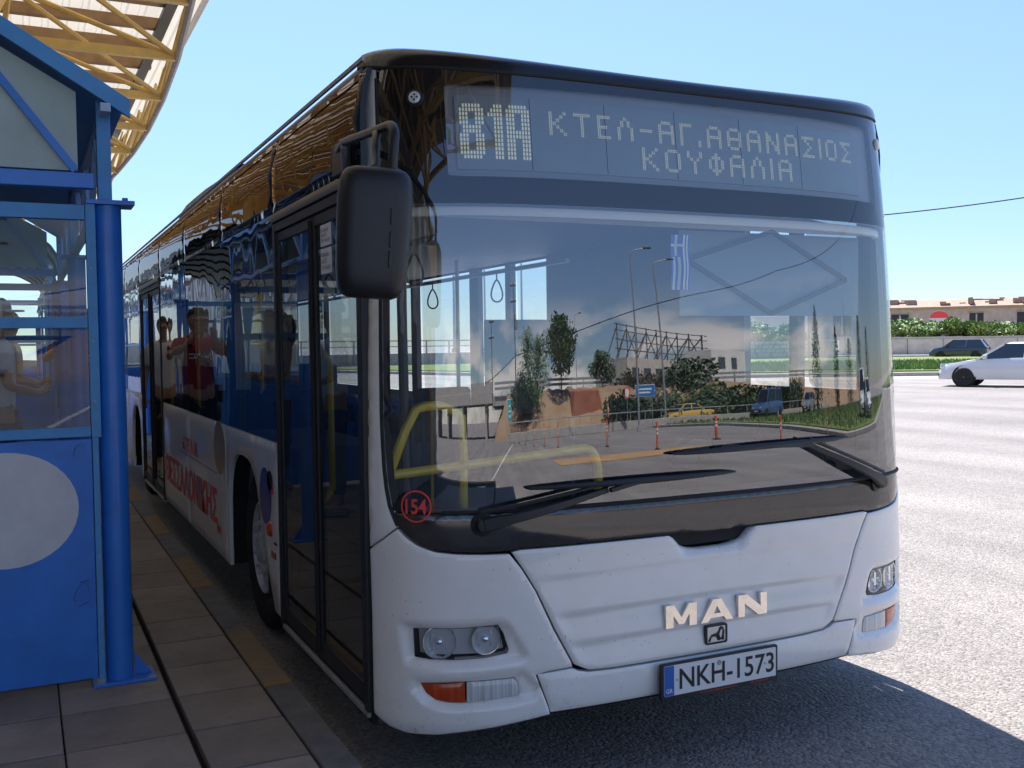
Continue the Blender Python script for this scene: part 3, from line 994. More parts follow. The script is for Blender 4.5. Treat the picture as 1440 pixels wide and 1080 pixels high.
# --- bonnet
hoodP = [(-.570, .408), (-.545, .398), (-.45, .394), (0, .392), (.45, .394), (.545, .398), (.570, .408), (.604, .425), (.676, .56), (.740, .70), (.789, .782), (.829, .842), (.80, .848),
         (.5, .848), (.205, .848), (.18, .838), (.145, .806), (.11, .792), (.06, .786), (-.06, .786), (-.11, .792), (-.145, .806), (-.18, .838), (-.205, .848), (-.5, .848), (-.80, .848), (-.829, .842), (-.789, .782), (-.740, .70), (-.676, .56), (-.604, .425)]
def hood_h(s, z):
    lim = .56 + (z - .40) * .5
    e = 1 - sstep(lim - .03, lim + .02, abs(s))
    e2 = 1 - sstep(lim - .10, lim + .10, abs(s))
    v = 0
    zc = z + .012 * (s / .7) ** 2
    v -= .011 * e * (1 - sstep(.606, .619, zc)) * sstep(.515, .606, zc)
    v -= .010 * e * (1 - sstep(.497, .509, zc)) * sstep(.410, .497, zc)
    v -= .005 * e2 * (1 - sstep(.742, .757, zc)) * sstep(.62, .742, zc)
    v += .004 * sstep(.80, .85, z)
    # scoop under the notch
    v -= .02 * (1 - sstep(.0, .05, sdist((s, z), [(-.16, .86), (-.12, .80), (.12, .80), (.16, .86)])))
    return v
bpan('front_flap', hoodP, M['white'], bus, hf=hood_h, grid=.0125, th=.03, rnd=.005)
midP = [(-.693, .262), (0, .262), (.693, .262), (.745, .405), (.612, .411), (.585, .398), (.55, .390), (.45, .386), (0, .384), (-.45, .386), (-.55, .390), (-.585, .398), (-.612, .411), (-.745, .405)]
bpan('bumper_center', midP, M['white'], bus, grid=.035, th=.03, hf=lambda s, z: -.01 * (1 - sstep(.26, .30, z)))
# dark backing so the joints read dark
bpan('front_backing', [(-1.36, .27), (1.36, .27), (1.36, .95), (-1.36, .95)], M['dark'], bus, off=-.10, th=0, rnd=0, grid=.08)
bpan('underbody_front', [(-1.30, .24), (1.30, .24), (1.30, .30), (-1.30, .30)], M['dark'], bus, off=-.05, th=0, rnd=0, grid=.08)
# --- cowl, windscreen, header
def glass_side(z):
    tb = [(.935, 1.228), (.975, 1.254), (1.05, 1.276), (1.15, 1.289), (1.3, 1.297), (1.5, 1.296), (1.73, 1.291), (2.1, 1.283), (2.4, 1.277), (2.6, 1.27)]
    for i in range(len(tb) - 1):
        if z <= tb[i + 1][0]:
            f = max(0, (z - tb[i][0]) / (tb[i + 1][0] - tb[i][0]))
            return tb[i][1] + f * (tb[i + 1][1] - tb[i][1])
    return tb[-1][1]
low = [(-1.228, .935), (-1.20, .908), (-1.155, .88), (-1.10, .860), (-1.027, .851), (-.93, .846), (-.83, .848)]
cowlP = low + [(-.80, .854), (-.5, .854), (-.212, .854), (0, .846), (.212, .854), (.5, .854), (.80, .854)] + [(-a, b_) for a, b_ in low[::-1]] + [(1.258, .983), (-1.258, .983)]
bpan('windscreen_cowl', cowlP, M['cowl'], bus, off=-.004, th=.02, grid=.05, rnd=.003)
bp(MB().prism([(-.19, .80), (.19, .80), (.21, .86), (-.21, .86)], lambda s, z: fmap(s, z, -.035), lambda s, z: fmap(s, z, -.045)), 'grab_recess', M['dark'])
zs = [.989, 1.05, 1.15, 1.3, 1.5, 1.73, 1.9, 2.055]
wsP = [(-glass_side(z), z) for z in zs][::-1] + [(glass_side(z), z) for z in zs]
bpan('windscreen', wsP, M['screen'], bus, off=-.004, th=0, grid=.06, rnd=0)
zs2 = [2.055, 2.2, 2.4]
def ztop(s): return 2.512 + .034 * abs(s / 1.3) ** 3
tops = [1.275, 1.1, .9, .6, .3, 0, -.3, -.6, -.9, -1.1, -1.275]
hdP = [(-glass_side(z), z) for z in zs2][::-1] + [(glass_side(z), z) for z in zs2] + [(s, ztop(s)) for s in tops]
disp = rrect(-1.02, 2.150, 1.02, 2.474, .012, 2)
bpan('header_panel', hdP, M['gloss_black'], bus, off=-.004, th=.006, grid=.06, holes=[disp], rnd=0)
bpan('display_glass', disp, M['board_glass'], bus, off=-.0045, th=0, grid=.06, rnd=0)
bpan('display_housing', [(-1.03, 2.14), (1.03, 2.14), (1.03, 2.485), (-1.03, 2.485)], M['board_edge'], bus, off=-.024, th=0, grid=.08, rnd=0)
bpan('display_board', [(-.985, 2.178), (.905, 2.178), (.905, 2.440), (-.985, 2.440)], M['board'], bus, off=-.018, th=.004, grid=.07, rnd=0)
for s in (-.705, -.402, -.090, .222, .535):
    bpan('module_joint', [(s - .0012, 2.18), (s + .0012, 2.18), (s + .0012, 2.438), (s - .0012, 2.438)], M['dark'], bus, off=-.0165, th=0, grid=.1, rnd=0)
# black rubber frame round the glass
for sg in (-1, 1):
    pts = [fmap(sg * (glass_side(z) + .004), z, -.006) for z in [.94 + i * .0655 for i in range(25)]]
    bp(MB().tube(pts, .007, 6), 'screen_seal', M['rubber'], smooth=True)
pts = [fmap(s, .986, -.003) for s in [-1.07 + i * .0251 for i in range(94)]]
bp(MB().tube(pts, .0075, 8), 'screen_seal', M['rubber'], smooth=True)
# frit band inside the windscreen edges
for sg in (-1, 1):
    zz = [.99 + i * .10 for i in range(11)] + [2.055]
    po = [(sg * (glass_side(z) - .001), z) for z in zz] + [(sg * (glass_side(z) - .035), z) for z in zz[::-1]]
    bpan('glass_frit', po, M['dark'], bus, off=-.012, th=0, grid=.06, rnd=0)
# dot matrix
FONT = {
 'Κ': ['10001', '10010', '10100', '11000', '10100', '10010', '10001'], 'Τ': ['11111', '00100', '00100', '00100', '00100', '00100', '00100'],
 'Ε': ['1111', '1000', '1000', '1110', '1000', '1000', '1111'], 'Λ': ['00100', '01010', '01010', '10001', '10001', '10001', '10001'],
 '-': ['0000', '0000', '0000', '1111', '0000', '0000', '0000'], 'Α': ['01110', '10001', '10001', '11111', '10001', '10001', '10001'],
 'Γ': ['1111', '1000', '1000', '1000', '1000', '1000', '1000'], '.': ['0', '0', '0', '0', '0', '1', '1'],
 'Θ': ['01110', '10001', '10001', '11111', '10001', '10001', '01110'], 'Ν': ['10001', '11001', '11001', '10101', '10011', '10011', '10001'],
 'Σ': ['11111', '01000', '00100', '00010', '00100', '01000', '11111'], 'Ι': ['1', '1', '1', '1', '1', '1', '1'],
 'Ο': ['01110', '10001', '10001', '10001', '10001', '10001', '01110'], 'Υ': ['10001', '10001', '01010', '00100', '00100', '00100', '00100'],
 'Φ': ['00100', '01110', '10101', '10101', '10101', '01110', '00100'], '8': ['01110', '10001', '10001', '01110', '10001', '10001', '01110'],
 '1': ['010', '110', '010', '010', '010', '010', '010']}
def led(text, s0, s1, z0, z1, name, wide=1):
    gap = 2 if wide == 1 else 1
    n = sum(len(FONT[c_][0]) + gap for c_ in text) - gap
    dx = (s1 - s0) / n
    dz = (z1 - z0) / 7
    j0 = 0
    for ch in text:
      mb = MB()
      for i in range(7):
        for jj in range(len(FONT[ch][0])):
            j = j0 + jj
            if FONT[ch][i][jj] == '1':
                # every lit cell is a pair of upright dot columns, like the photographed flip of two columns per stroke
                for a in range(2 if wide == 1 else 3):
                    for c in range(2 if wide == 1 else 4):
                        na, nc = (2, 2) if wide == 1 else (3, 4)
                        cs = s0 + (j + (a + .5) / na) * dx
                        cz = z1 - (i + (c + .5) / nc) * dz
                        w, h = dx / na * .29, dz / nc * .33
                        mb.quad(fmap(cs - w, cz - h, -.0145), fmap(cs + w, cz - h, -.0145), fmap(cs + w, cz + h, -.0145), fmap(cs - w, cz + h, -.0145))
      bp(mb, name, M['led'], recalc=False)
      j0 += len(FONT[ch][0]) + gap
BIG = {'8': ['.XXXXXX.', 'XXXXXXXX', 'XXX..XXX', 'XXX..XXX', 'XXX..XXX', '.XXXXXX.', '.XXXXXX.', 'XXX..XXX', 'XXX..XXX', 'XXX..XXX', 'XXX..XXX', 'XXXXXXXX', '.XXXXXX.'],
       '1': ['..XXX', '.XXXX', 'XXXXX'] + ['..XXX'] * 10,
       'A': ['.XXXXXX.', 'XXXXXXXX', 'XXX..XXX', 'XXX..XXX', 'XXX..XXX', 'XXX..XXX', 'XXXXXXXX', 'XXXXXXXX', 'XXX..XXX', 'XXX..XXX', 'XXX..XXX', 'XXX..XXX', 'XXX..XXX']}
bx0 = -.972
bdx, bdz = (-.708 + .972) / 23, (2.412 - 2.214) / 13
for ch in '81A':
    mb = MB()
    for i, rw in enumerate(BIG[ch]):
        for j, c_ in enumerate(rw):
            if c_ == 'X':
                cs, cz_ = bx0 + (j + .5) * bdx, 2.412 - (i + .5) * bdz
                w, h = bdx * .30, bdz * .38
                mb.quad(fmap(cs - w, cz_ - h, -.0145), fmap(cs + w, cz_ - h, -.0145), fmap(cs + w, cz_ + h, -.0145), fmap(cs - w, cz_ + h, -.0145))
    bp(mb, 'route_character', M['led'], recalc=False)
    bx0 += (len(BIG[ch][0]) + 1) * bdx
led('ΚΤΕΛ-ΑΓ.ΑΘΑΝΑΣΙΟΣ', -.634, .862, 2.311, 2.398, 'destination_letter')
led('ΚΟΥΦΑΛΙΑ', -.250, .482, 2.205, 2.292, 'destination_letter')
# --- roof front cap and roof
prof = [(0, .007), (.002, .026), (.009, .050), (.022, .067), (.045, .080), (.11, .092), (.30, .100)]
def cap_ring(ins, z, ns=64):
    out = []
    for i in range(ns + 1):
        s = -SE + 2 * SE * i / ns
        zb0 = ztop(s)
        p = S0(s, zb0); n = Sn(s, zb0); n.z = 0; n.normalize()
        q = p - n * ins
        kf = .72 + .28 * min(1, abs(s) / 1.2) ** 2
        cy = .36 + .14
        out.append(V((q.x, min(q.y, cy + .0), zb0 + z * kf)))
    return out
mb = MB()
rings = [cap_ring(a, z) for a, z in prof]
for r_ in rings: mb.v += [tuple(p) for p in r_]
n = 65
for i in range(len(rings) - 1):
    for k in range(n - 1):
        mb.f.append((i * n + k, i * n + k + 1, (i + 1) * n + k + 1, (i + 1) * n + k))
mb.add([rings[-1][k] for k in range(n)] + [V((1.25, .5, 2.61))], [(k, k + 1, n) for k in range(n - 1)])
bp(mb, 'roof_front_cap', M['cap'], smooth=True, ang=60)
pts = [fmap(s, ztop(s) + .003, -.003) for s in [-1.28 + i * .04 for i in range(65)]]
bp(MB().tube(pts, .0055, 6), 'header_seal', M['rubber'], smooth=True)
rp = [(0.030, 2.535), (0.035, 2.56), (.06, 2.59), (.12, 2.612), (.30, 2.625), (1.25, 2.635), (2.2, 2.625), (2.38, 2.612), (2.44, 2.59), (2.465, 2.56), (2.47, 2.535), (2.40, 2.50), (.10, 2.50)]
bp(MB().prism(rp, lambda a, c: V((a, .44, c)), lambda a, c: V((a, 12.0, c))), 'roof', M['pillar_grey'], smooth=True)
bp(MB().box(.012, .36, 2.565, .022, 12, 2.58), 'gutter', M['galv'])
# roof air conditioner pod
pod = [(.09, 2.60), (.10, 2.66), (.14, 2.72), (.30, 2.77), (2.2, 2.77), (2.36, 2.72), (2.40, 2.66), (2.41, 2.60)]
mbp = MB()
st = [(2.9, .05), (3.3, .35), (3.9, .72), (4.5, .95), (5.1, 1), (5.45, 1), (5.52, .25)]
for yy, kf in st: mbp.v += [(a, yy, 2.63 + (c - 2.63) * kf) for a, c in pod]
for i in range(len(st) - 1):
    for k_ in range(7): mbp.f.append((i * 8 + k_, i * 8 + k_ + 1, (i + 1) * 8 + k_ + 1, (i + 1) * 8 + k_))
bp(mbp, 'roof_pod', M['pillar_grey'], smooth=True)
# --- flanks
WB = 1.10   # waist
def arch(yc, w=.45, zt=.965, zb=.26):
    out = [(yc + w, zb), (yc + w, .50)]
    for i in range(1, 14):
        a = PI * i / 14
        ca, sa = math.cos(a), math.sin(a)
        out.append((yc + w * math.copysign(abs(ca) ** .75, ca), .50 + (zt - .50) * abs(sa) ** .72))
    out += [(yc - w, .50), (yc - w, zb)]
    return out
AX1, AX2 = 2.63, 8.45
def flank(pm, left):
    segs = []
    a1, a2 = arch(AX1), arch(AX2)
    a1 = a1[:-2] + [(2.17, .70), (2.06, .50), (1.88, .262)]
    def pan(poly): return bpan('side_panel', poly, M['white'], bus, pmap=pm, th=.02, grid=.12, rnd=.003)
    y0 = 1.745 if left else .375
    pan([(y0, .255), (AX1 - .45, .255), (AX1 - .45, .26)] + a1[::-1][1:] + [(AX1 + .45, .255), (3.62, .262), (3.62, WB), (y0, WB)] if False else
        [(y0, WB), (y0, .255)] + a1[::-1] + [(3.125, .262), (3.125, WB)])
    if left:
        pan([(3.131, WB), (3.131, .262), (4.66, .262), (4.66, WB)])
        pan([(4.666, WB), (4.666, .262), (6.14, .262), (6.14, WB)])
        pan([(7.80, WB), (7.80, .262)] + a2[::-1] + [(9.3, .28), (9.3, WB)])
    else:
        pan([(3.131, WB), (3.131, .262), (5.6, .262), (5.6, WB)])
        pan([(5.606, WB), (5.606, .262)] + a2[::-1] + [(9.3, .28), (9.3, WB)])
    pan([(9.306, WB), (9.306, .28), (12.0, .34), (12.0, WB)])
    # windows
    wz0, wz1 = WB + .006, 2.195
    panes = ([(1.75, 3.12), (3.128, 4.655), (4.663, 6.135), (7.805, 9.3), (9.308, 10.9)] if left else [(.46, .86), (.92, 1.28), (3.55, 4.16), (4.26, 4.80), (4.98, 6.3), (6.45, 7.9), (8.05, 9.6), (9.7, 11.2)])
    for a_, b_ in panes:
        w = bpan('side_window', rrect(a_, wz0 if left or a_ > 2 else 1.33, b_, wz1, .02 if left else .05, 3), M['side_glass'] if left or a_ < .5 else (M['clear_glass'] if a_ < 2 else M['light_tint']), bus, pmap=pm, off=0, th=.0, grid=.3, rnd=0)
    if left:
        # inner window frames and pillars behind the flush glass
        for yy in (1.75, 3.124, 4.66, 6.12, 7.82, 9.3, 10.9):
            bp(MB().box(.012, yy - .04, WB, .06, yy + .04, 2.2), 'window_pillar', M['dark'])
        bp(MB().box(.012, 10.94, WB, .04, 12, 2.2), 'rear_quarter', M['gloss_black'])
        for a_, b_ in ((1.75, 6.14), (7.8, 11)):
            bp(MB().box(.012, a_, 2.06, .05, b_, 2.2), 'window_head', M['dark'])
    else:
        ed = [.375] + [q for pr in panes for q in pr] + [12.0]
        for i_ in range(0, len(ed), 2):
            bp(MB().box(2.42, ed[i_] - .002, WB - .1, 2.465, ed[i_ + 1] + .002, 2.2), 'window_pillar', M['interior'])
        bp(MB().box(2.425, .38, WB - .1, 2.46, 2.0, 1.33), 'cab_side_trim', M['dash'])
    cv = [(1.755, 3.12), (3.128, 4.655), (4.663, 6.13), (6.138, 7.79), (7.798, 9.4), (9.408, 12.0)]
    if left: cv = [(.365, 1.75)] + cv[0:]
    else: cv = [(.365, 1.75)] + cv
    for a_, b_ in cv:
        z0 = 2.20
        bpan('cove_panel', [(a_, z0), (b_, z0), (b_, 2.545), (a_, 2.545)], M['cove'], bus, pmap=lambda u, z, h=0, pm=pm, s=(1 if left else -1): pm(u, z, h - .03 * max(0, (z - 2.38) / .165) ** 2), off=0, th=.02, grid=.08, rnd=.003)
flank(lmap, True)
flank(rmap, False)
bp(MB().box(.02, 11.98, .36, 2.48, 12.02, 2.55), 'rear_wall', M['white'])
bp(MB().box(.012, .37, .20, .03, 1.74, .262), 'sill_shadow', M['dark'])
# wheel wells and wheels
def wheel(x, y, side, steer=0):
    w = empty('wheel', (x - 1.25, y, .455 if y > 4 else .445))
    w.parent = bus
    w.rotation_euler = (0, 0, (PI if side > 0 else 0) + steer)
    # axle along -x outward
    prof_t = [(.25, .13), (.262, .0), (.36, -.02), (.415, -.012), (.445, .01), (.456, .03), (.456, .24), (.445, .265), (.40, .28), (.30, .27)]
    MB().lathe(prof_t, (-.02, 0, 0), (1, 0, 0), 48).build('tyre', M['tyre'], w, smooth=True)
    groove = MB()
    for gx in (.06, .115, .17, .22):
        groove.lathe([(.4575, gx - .006), (.4575, gx + .006)], (-.02, 0, 0), (1, 0, 0), 40)
    groove.build('tread_groove', M['dark'], w)
    MB().lathe([(.255, .02), (.258, -.006), (.248, -.010), (.240, .01), (.232, .04), (.215, .06), (.190, .055), (.165, .015), (.158, -.005), (.148, -.012), (.12, -.01), (.115, .05), (.105, .06)], (-.02, 0, 0), (1, 0, 0), 40).build('rim', M['rim'], w, smooth=True)
    hol = MB()
    for i_ in range(10):
        a_ = 2 * PI * i_ / 10
        hol.lathe([(.017, .030), (.017, .052)], (-.005 - .02, .198 * math.cos(a_), .198 * math.sin(a_)), (1, 0, 0), 12)
        MB().lathe([(.016, -.025), (.016, .0)], (-.02 - .005, .137 * math.cos(a_ + .3), .137 * math.sin(a_ + .3)), (1, 0, 0), 6).build('wheel_nut', M['rim'], w)
    hol.build('vent_hole', M['dark'], w)

    MB().lathe([(.001, -.03), (.06, -.03), (.085, -.018), (.1, .01), (.1, .05)], (-.02, 0, 0), (1, 0, 0), 24).build('hub', M['rim'], w, smooth=True)
for x, y, sd, stt in ((.12, 2.60, -1, 0), (.12, AX2, -1, 0), (2.38, AX1, 1, 0), (2.38, AX2, 1, 0)):
    wheel(x, y, sd, stt)
for yc in (AX1, AX2):
    for xs in (0, 1):
        mbw = MB()
        ar = arch(yc, .47, .99, .26)
        x0, x1 = (.03, .62) if xs == 0 else (2.47, 1.88)
        mbw.add([V((x0, a_, z)) for a_, z in ar] + [V((x1, a_, z)) for a_, z in ar], [(i, i + 1, i + 1 + len(ar), i + len(ar)) for i in range(len(ar) - 1)] + [tuple(range(len(ar), 2 * len(ar)))])
        bp(mbw, 'wheel_well', M['dark'], recalc=False)
bp(MB().box(.50, .5, .27, 2.0, 1.75, .33).box(.6, 3.3, .27, 1.9, 7.9, .33).box(.7, .5, .27, 1.8, 11.5, .335).box(.1, 9, .3, 2.4, 11.9, .36), 'underbody', M['dark'])
# --- front door and middle door
def door(ya, yb, names, lab=None):
    mid = (ya + yb) / 2
    zb, zt = .265, 2.115
    d = empty('bus_door', (0 - 1.25, ya, 0))
    d.parent = bus
    def loc(mb, name, mt, **k):
        mb.v = [(v[0], v[1] - ya, v[2]) for v in mb.v]
        return mb.build(name, mt, d, **k)
    fr = MB().box(-.006, ya, zb - .02, .05, ya + .045, zt + .03).box(-.006, yb - .045, zb - .02, .05, yb, zt + .03).box(-.005, ya + .045, zt - .01, .05, yb - .045, zt + .03)
    loc(fr, 'door_frame', M['black_plastic'], bevel=.004)
    for a_, b_ in ((ya + .05, mid - .004), (mid + .004, yb - .05)):
        w = .032
        lf = MB().box(.002, a_, zb, .036, a_ + w, zt - .015).box(.002, b_ - w, zb, .036, b_, zt - .015).box(.003, a_ + w, zt - .06, .035, b_ - w, zt - .015).box(.003, a_ + w, zb, .035, b_ - w, zb + .07)
        loc(lf, 'door_leaf', M['black_plastic'], bevel=.005)
        gl = MB()
        ny, nz = 8, 20
        for i_ in range(ny + 1):
            for j_ in range(nz + 1):
                gl.v.append((.010, a_ + w + (b_ - a_ - 2 * w) * i_ / ny, zb + .07 + (zt - .06 - zb - .07) * j_ / nz))
        for i_ in range(ny):
            for j_ in range(nz):
                gl.f.append((i_ * (nz + 1) + j_, i_ * (nz + 1) + j_ + 1, (i_ + 1) * (nz + 1) + j_ + 1, (i_ + 1) * (nz + 1) + j_))
        loc(gl, 'door_pane', M['door_glass'], recalc=False)
        loc(MB().tube([(.06, a_ + .1, .9), (.10, a_ + .1, .95), (.10, a_ + .1, 1.5), (.06, a_ + .1, 1.55)], .014, 8), 'grab_handle', M['yellow_rail'], smooth=True)
    loc(MB().tube([(.0, mid, zb + .02), (.0, mid, zt - .03)], .012, 8), 'rubber_seal', M['rubber'], smooth=True)
    loc(MB().box(-.002, ya + .02, zb - .045, .045, yb - .02, zb - .022), 'door_sill', M['sill'], bevel=.003)
    loc(MB().prism([(-.012, zt + .034), (.02, zt + .034), (.02, 2.196), (-.002, 2.196), (-.014, zt + .055)], lambda a_, c_: V((a_, ya + .0, c_)), lambda a_, c_: V((a_, yb + .0, c_))), 'door_header', M['pillar_grey'], bevel=.003)
    return d
door(.372, 1.738, 0)
door(6.15, 7.79, 0)
# notices on the door pane
for (a_, b_, z0, z1) in ((.775, .925, 1.965, 2.05), (.775, .925, 1.855, 1.955)):
    pn = bp(MB().box(.0055, a_, z0, .0085, b_, z1), 'paper_notice', M['paper'])
    t = put_text('notice', 'notice_print', M['ink'], bus, lambda u, v, a_=a_, b_=b_, z0=z0, z1=z1: V((.0047, b_ - .01 - u * (b_ - a_ - .02), z0 + .012 + v * (z1 - z0 - .025))))
    B(t)
# flank decals, lamps
def decal(poly, mt, name, off=.0025):
    return bpan(name, poly, mt, bus, pmap=lmap, off=off, th=0, grid=.2, rnd=0)
decal(ellipse(3.35, .945, .20, .168), M['gold'], 'round_decal')
decal(ellipse(2.04, .815, .135, .145), M['blue_decal'], 'round_decal')
decal(ellipse(1.93, .905, .06, .05), M['dark'], 'fuel_cap')
decal(rrect(1.86, .84, 1.92, .875, .004), M['red'], 'small_sticker')
for pts_ in (((3.42, .775), (5.2, .775), (5.2, .770), (3.42, .770)), ((3.36, .78), (3.366, .78), (3.366, .36), (3.36, .36))):
    decal(list(pts_), M['ink'], 'panel_line')
decal([(3.36, .40), (3.50, .40), (3.50, .445), (3.36, .445)], M['red'], 'small_sticker')
B(put_text('side', 'side_lettering', M['red'], bus, lambda u, v: V((-.003, 6.02 - u * 2.55, .44 + v * .235))))
B(put_text('side2', 'side_lettering', M['red'], bus, lambda u, v: V((-.003, 4.95 - u * .75, .80 + v * .10))))
mb = MB()
mb.lathe([(.001, -.020), (.026, -.018), (.036, -.006), (.038, 0)], (0, 1.935, .66), (1, 0, 0), 20)
bp(mb, 'side_marker_lamp', M['amber'], smooth=True)
bp(MB().box(-.006, 1.83, .525, .0, 1.92, .56), 'side_reflector', M['tail'], bevel=.003)
for yy, zz in ((5.95, .62), (9.6, .62), (4.9, .84)):
    bp(MB().box(-.006, yy, zz, .0, yy + .07, zz + .03), 'side_marker_lamp', M['amber'], bevel=.003)
bp(MB().box(-.004, 1.80, .60, -.001, 1.86, .61), 'latch_slot', M['dark'])
for yy, zz in ((.372, 0),): pass
# round marker lamps in the header
for sg in (-1, 1):
    s = 1.124 * sg
    c = fmap(s, 2.425, .0)
    ax = Sn(s, 2.425)
    bp(MB().lathe([(.031, -.01), (.031, .004), (.026, .007)] if sg < 0 else [(.024, -.01), (.024, .003), (.020, .005)], c, ax, 24), 'marker_lamp', M['rubber'] if sg < 0 else M['plate'], smooth=True)
    bp(MB().lathe([(.021, .004), (.021, .006), (.012, .009), (.001, .009)] if sg > 0 else [(.021, .006), (.021, .009), (.012, .012), (.001, .012)], c, ax, 20), 'marker_lens', M['clear_rib'] if sg < 0 else M['plate'], smooth=True)
    dd = MB()
    a1 = ax.orthogonal().normalized(); a2 = ax.cross(a1)
    for q in range(4):
        cc = c + (a1 * math.cos(q * PI / 2 + .8) + a2 * math.sin(q * PI / 2 + .8)) * .009
        dd.lathe([(.004, .0115), (.004, .0135)], cc, ax, 8)
    if sg < 0: bp(dd, 'lamp_element', M['ink'])
# fleet number
for _k in ('154',): pass
rg = MB()
nn = 40
for i in range(nn):
    a0, a1_ = 2 * PI * i / nn, 2 * PI * (i + 1) / nn
    def P(rad, a_): return fmap(-1.160 + rad * math.cos(a_), 1.010 + rad * math.sin(a_), .0)
    rg.quad(P(.056, a0), P(.056, a1_), P(.0500, a1_), P(.0500, a0))
bp(rg, 'number_ring', M['red'], recalc=False)
B(put_text('154', 'fleet_number', M['red'], bus, lambda u, v: fmap(-1.199 + u * .077, .983 + v * .053, .0)))
# maker badge letters, polished
def poly_letter(poly, holes=()):
    return bpan('badge_letter', poly, M['chrome'], bus, off=.012, th=.015, holes=holes, grid=.05, rnd=0, hf=lambda s, z: 0)
zb_, zt_ = .508, .592
H_ = zt_ - zb_
def sc(L, x0, w): return [(x0 + a_ * w, zb_ + b_ * H_) for a_, b_ in L]
poly_letter(sc([(0, 0), (.24, 0), (.24, .55), (.42, .12), (.58, .12), (.76, .55), (.76, 0), (1, 0), (1, 1), (.74, 1), (.5, .42), (.26, 1), (0, 1)], -.232, .138))
poly_letter(sc([(0, 0), (.21, 0), (.30, .18), (.70, .18), (.79, 0), (1, 0), (.63, 1), (.37, 1)], -.075, .150), [sc([(.39, .36), (.61, .36), (.5, .70)], -.075, .150)])
poly_letter(sc([(0, 0), (.22, 0), (.22, .60), (.70, 0), (1, 0), (1, 1), (.78, 1), (.78, .40), (.30, 1), (0, 1)], .100, .138))
# lion badge
fr = rrect(-.050, .420, .050, .494, .008, 3)
fi = rrect(-.043, .427, .043, .487, .006, 3)
bpan('badge_frame', fr, M['black_plastic'], bus, off=.010, th=.015, holes=[fi], grid=.03, rnd=.0015)
bpan('badge_plate', fi, mat('badge_silver', (.55, .58, .6), .3, .6), bus, off=.006, th=0, grid=.03, rnd=0)
lion = [(-.037, .430), (-.030, .430), (-.024, .447), (-.014, .449), (-.002, .447), (.006, .432), (.018, .432), (.019, .442), (.024, .432), (.035, .432), (.034, .450), (.037, .462), (.034, .472), (.030, .482),
        (.022, .485), (.014, .480), (.009, .468), (.000, .460), (-.014, .459), (-.024, .455), (-.031, .445), (-.036, .437)]
bpan('badge_lion', lion, M['black_plastic'], bus, off=.009, th=.004, grid=.02, rnd=.0005)
bpan('badge_mane', [(.011, .452), (.018, .440), (.022, .455), (.024, .474), (.018, .472), (.013, .464)], mat('badge_silver', (.55, .58, .6), .3, .6), bus, off=.0105, th=.002, grid=.02, rnd=0)
# number plate
PY = -.020
def pf(u, z, d=0): return V((1.25 + u, PY - d, z))
plate = empty('number_plate', (1.25 - 1.25, PY, .318)); plate.parent = bus
def pl(mb, name, mt, **k):
    mb.v = [(v[0] - 1.25, v[1] - PY, v[2] - .318) for v in mb.v]
    return mb.build(name, mt, plate, **k)
pl(MB().prism(rrect(-.272, .249, .272, .386, .008, 3), lambda a_, c_: pf(a_, c_, 0), lambda a_, c_: pf(a_, c_, .014)), 'plate_frame', M['black_plastic'], bevel=.003)
pl(MB().prism(rrect(-.260, .266, .260, .378, .004, 2), lambda a_, c_: pf(a_, c_, .012), lambda a_, c_: pf(a_, c_, .0165)), 'plate_sheet', M['plate'])
pl(MB().prism([(-.259, .267), (-.216, .267), (-.216, .377), (-.259, .377)], lambda a_, c_: pf(a_, c_, .0155), lambda a_, c_: pf(a_, c_, .0172)), 'euro_band', M['plate_blue'])
def ptext(key, name, mt, x0, x1, z0, z1, d):
    vs, fs = TEXTS[key]
    q = MB(); q.add([pf(x0 + v[0] * (x1 - x0), z0 + v[1] * (z1 - z0), d) for v in vs], fs)
    return pl(q, name, mt, recalc=False)
ptext('plate', 'plate_characters', M['ink'], -.192, .250, .284, .362, .0174)
ptext('GR', 'country_code', M['plate'], -.252, -.223, .277, .293, .0178)
ptext('web', 'dealer_print', M['red'], -.10, .075, .2535, .2605, .0146)
ptext('tel', 'dealer_print', M['red'], .14, .22, .2535, .2605, .0146)
pl(MB().lathe([(.010, 0), (.010, .001)], pf(-.012, .358, .0172), (0, -1, 0), 16), 'plate_seal', M['galv'])
st_ = MB()
for i in range(12):
    a_ = 2 * PI * i / 12
    c_ = (-.2375 + .013 * math.cos(a_), .345 + .013 * math.sin(a_))
    st_.quad(pf(c_[0] - .0018, c_[1] - .0018, .0178), pf(c_[0] + .0018, c_[1] - .0018, .0178), pf(c_[0] + .0018, c_[1] + .0018, .0178), pf(c_[0] - .0018, c_[1] + .0018, .0178))
pl(MB().lathe([(.004, 0), (.0045, .002)], pf(-.203, .322, .0165), (0, -1, 0), 10), 'plate_screw', M['steel'])
pl(MB().lathe([(.004, 0), (.0045, .002)], pf(.206, .322, .0165), (0, -1, 0), 10), 'plate_screw', M['steel'])
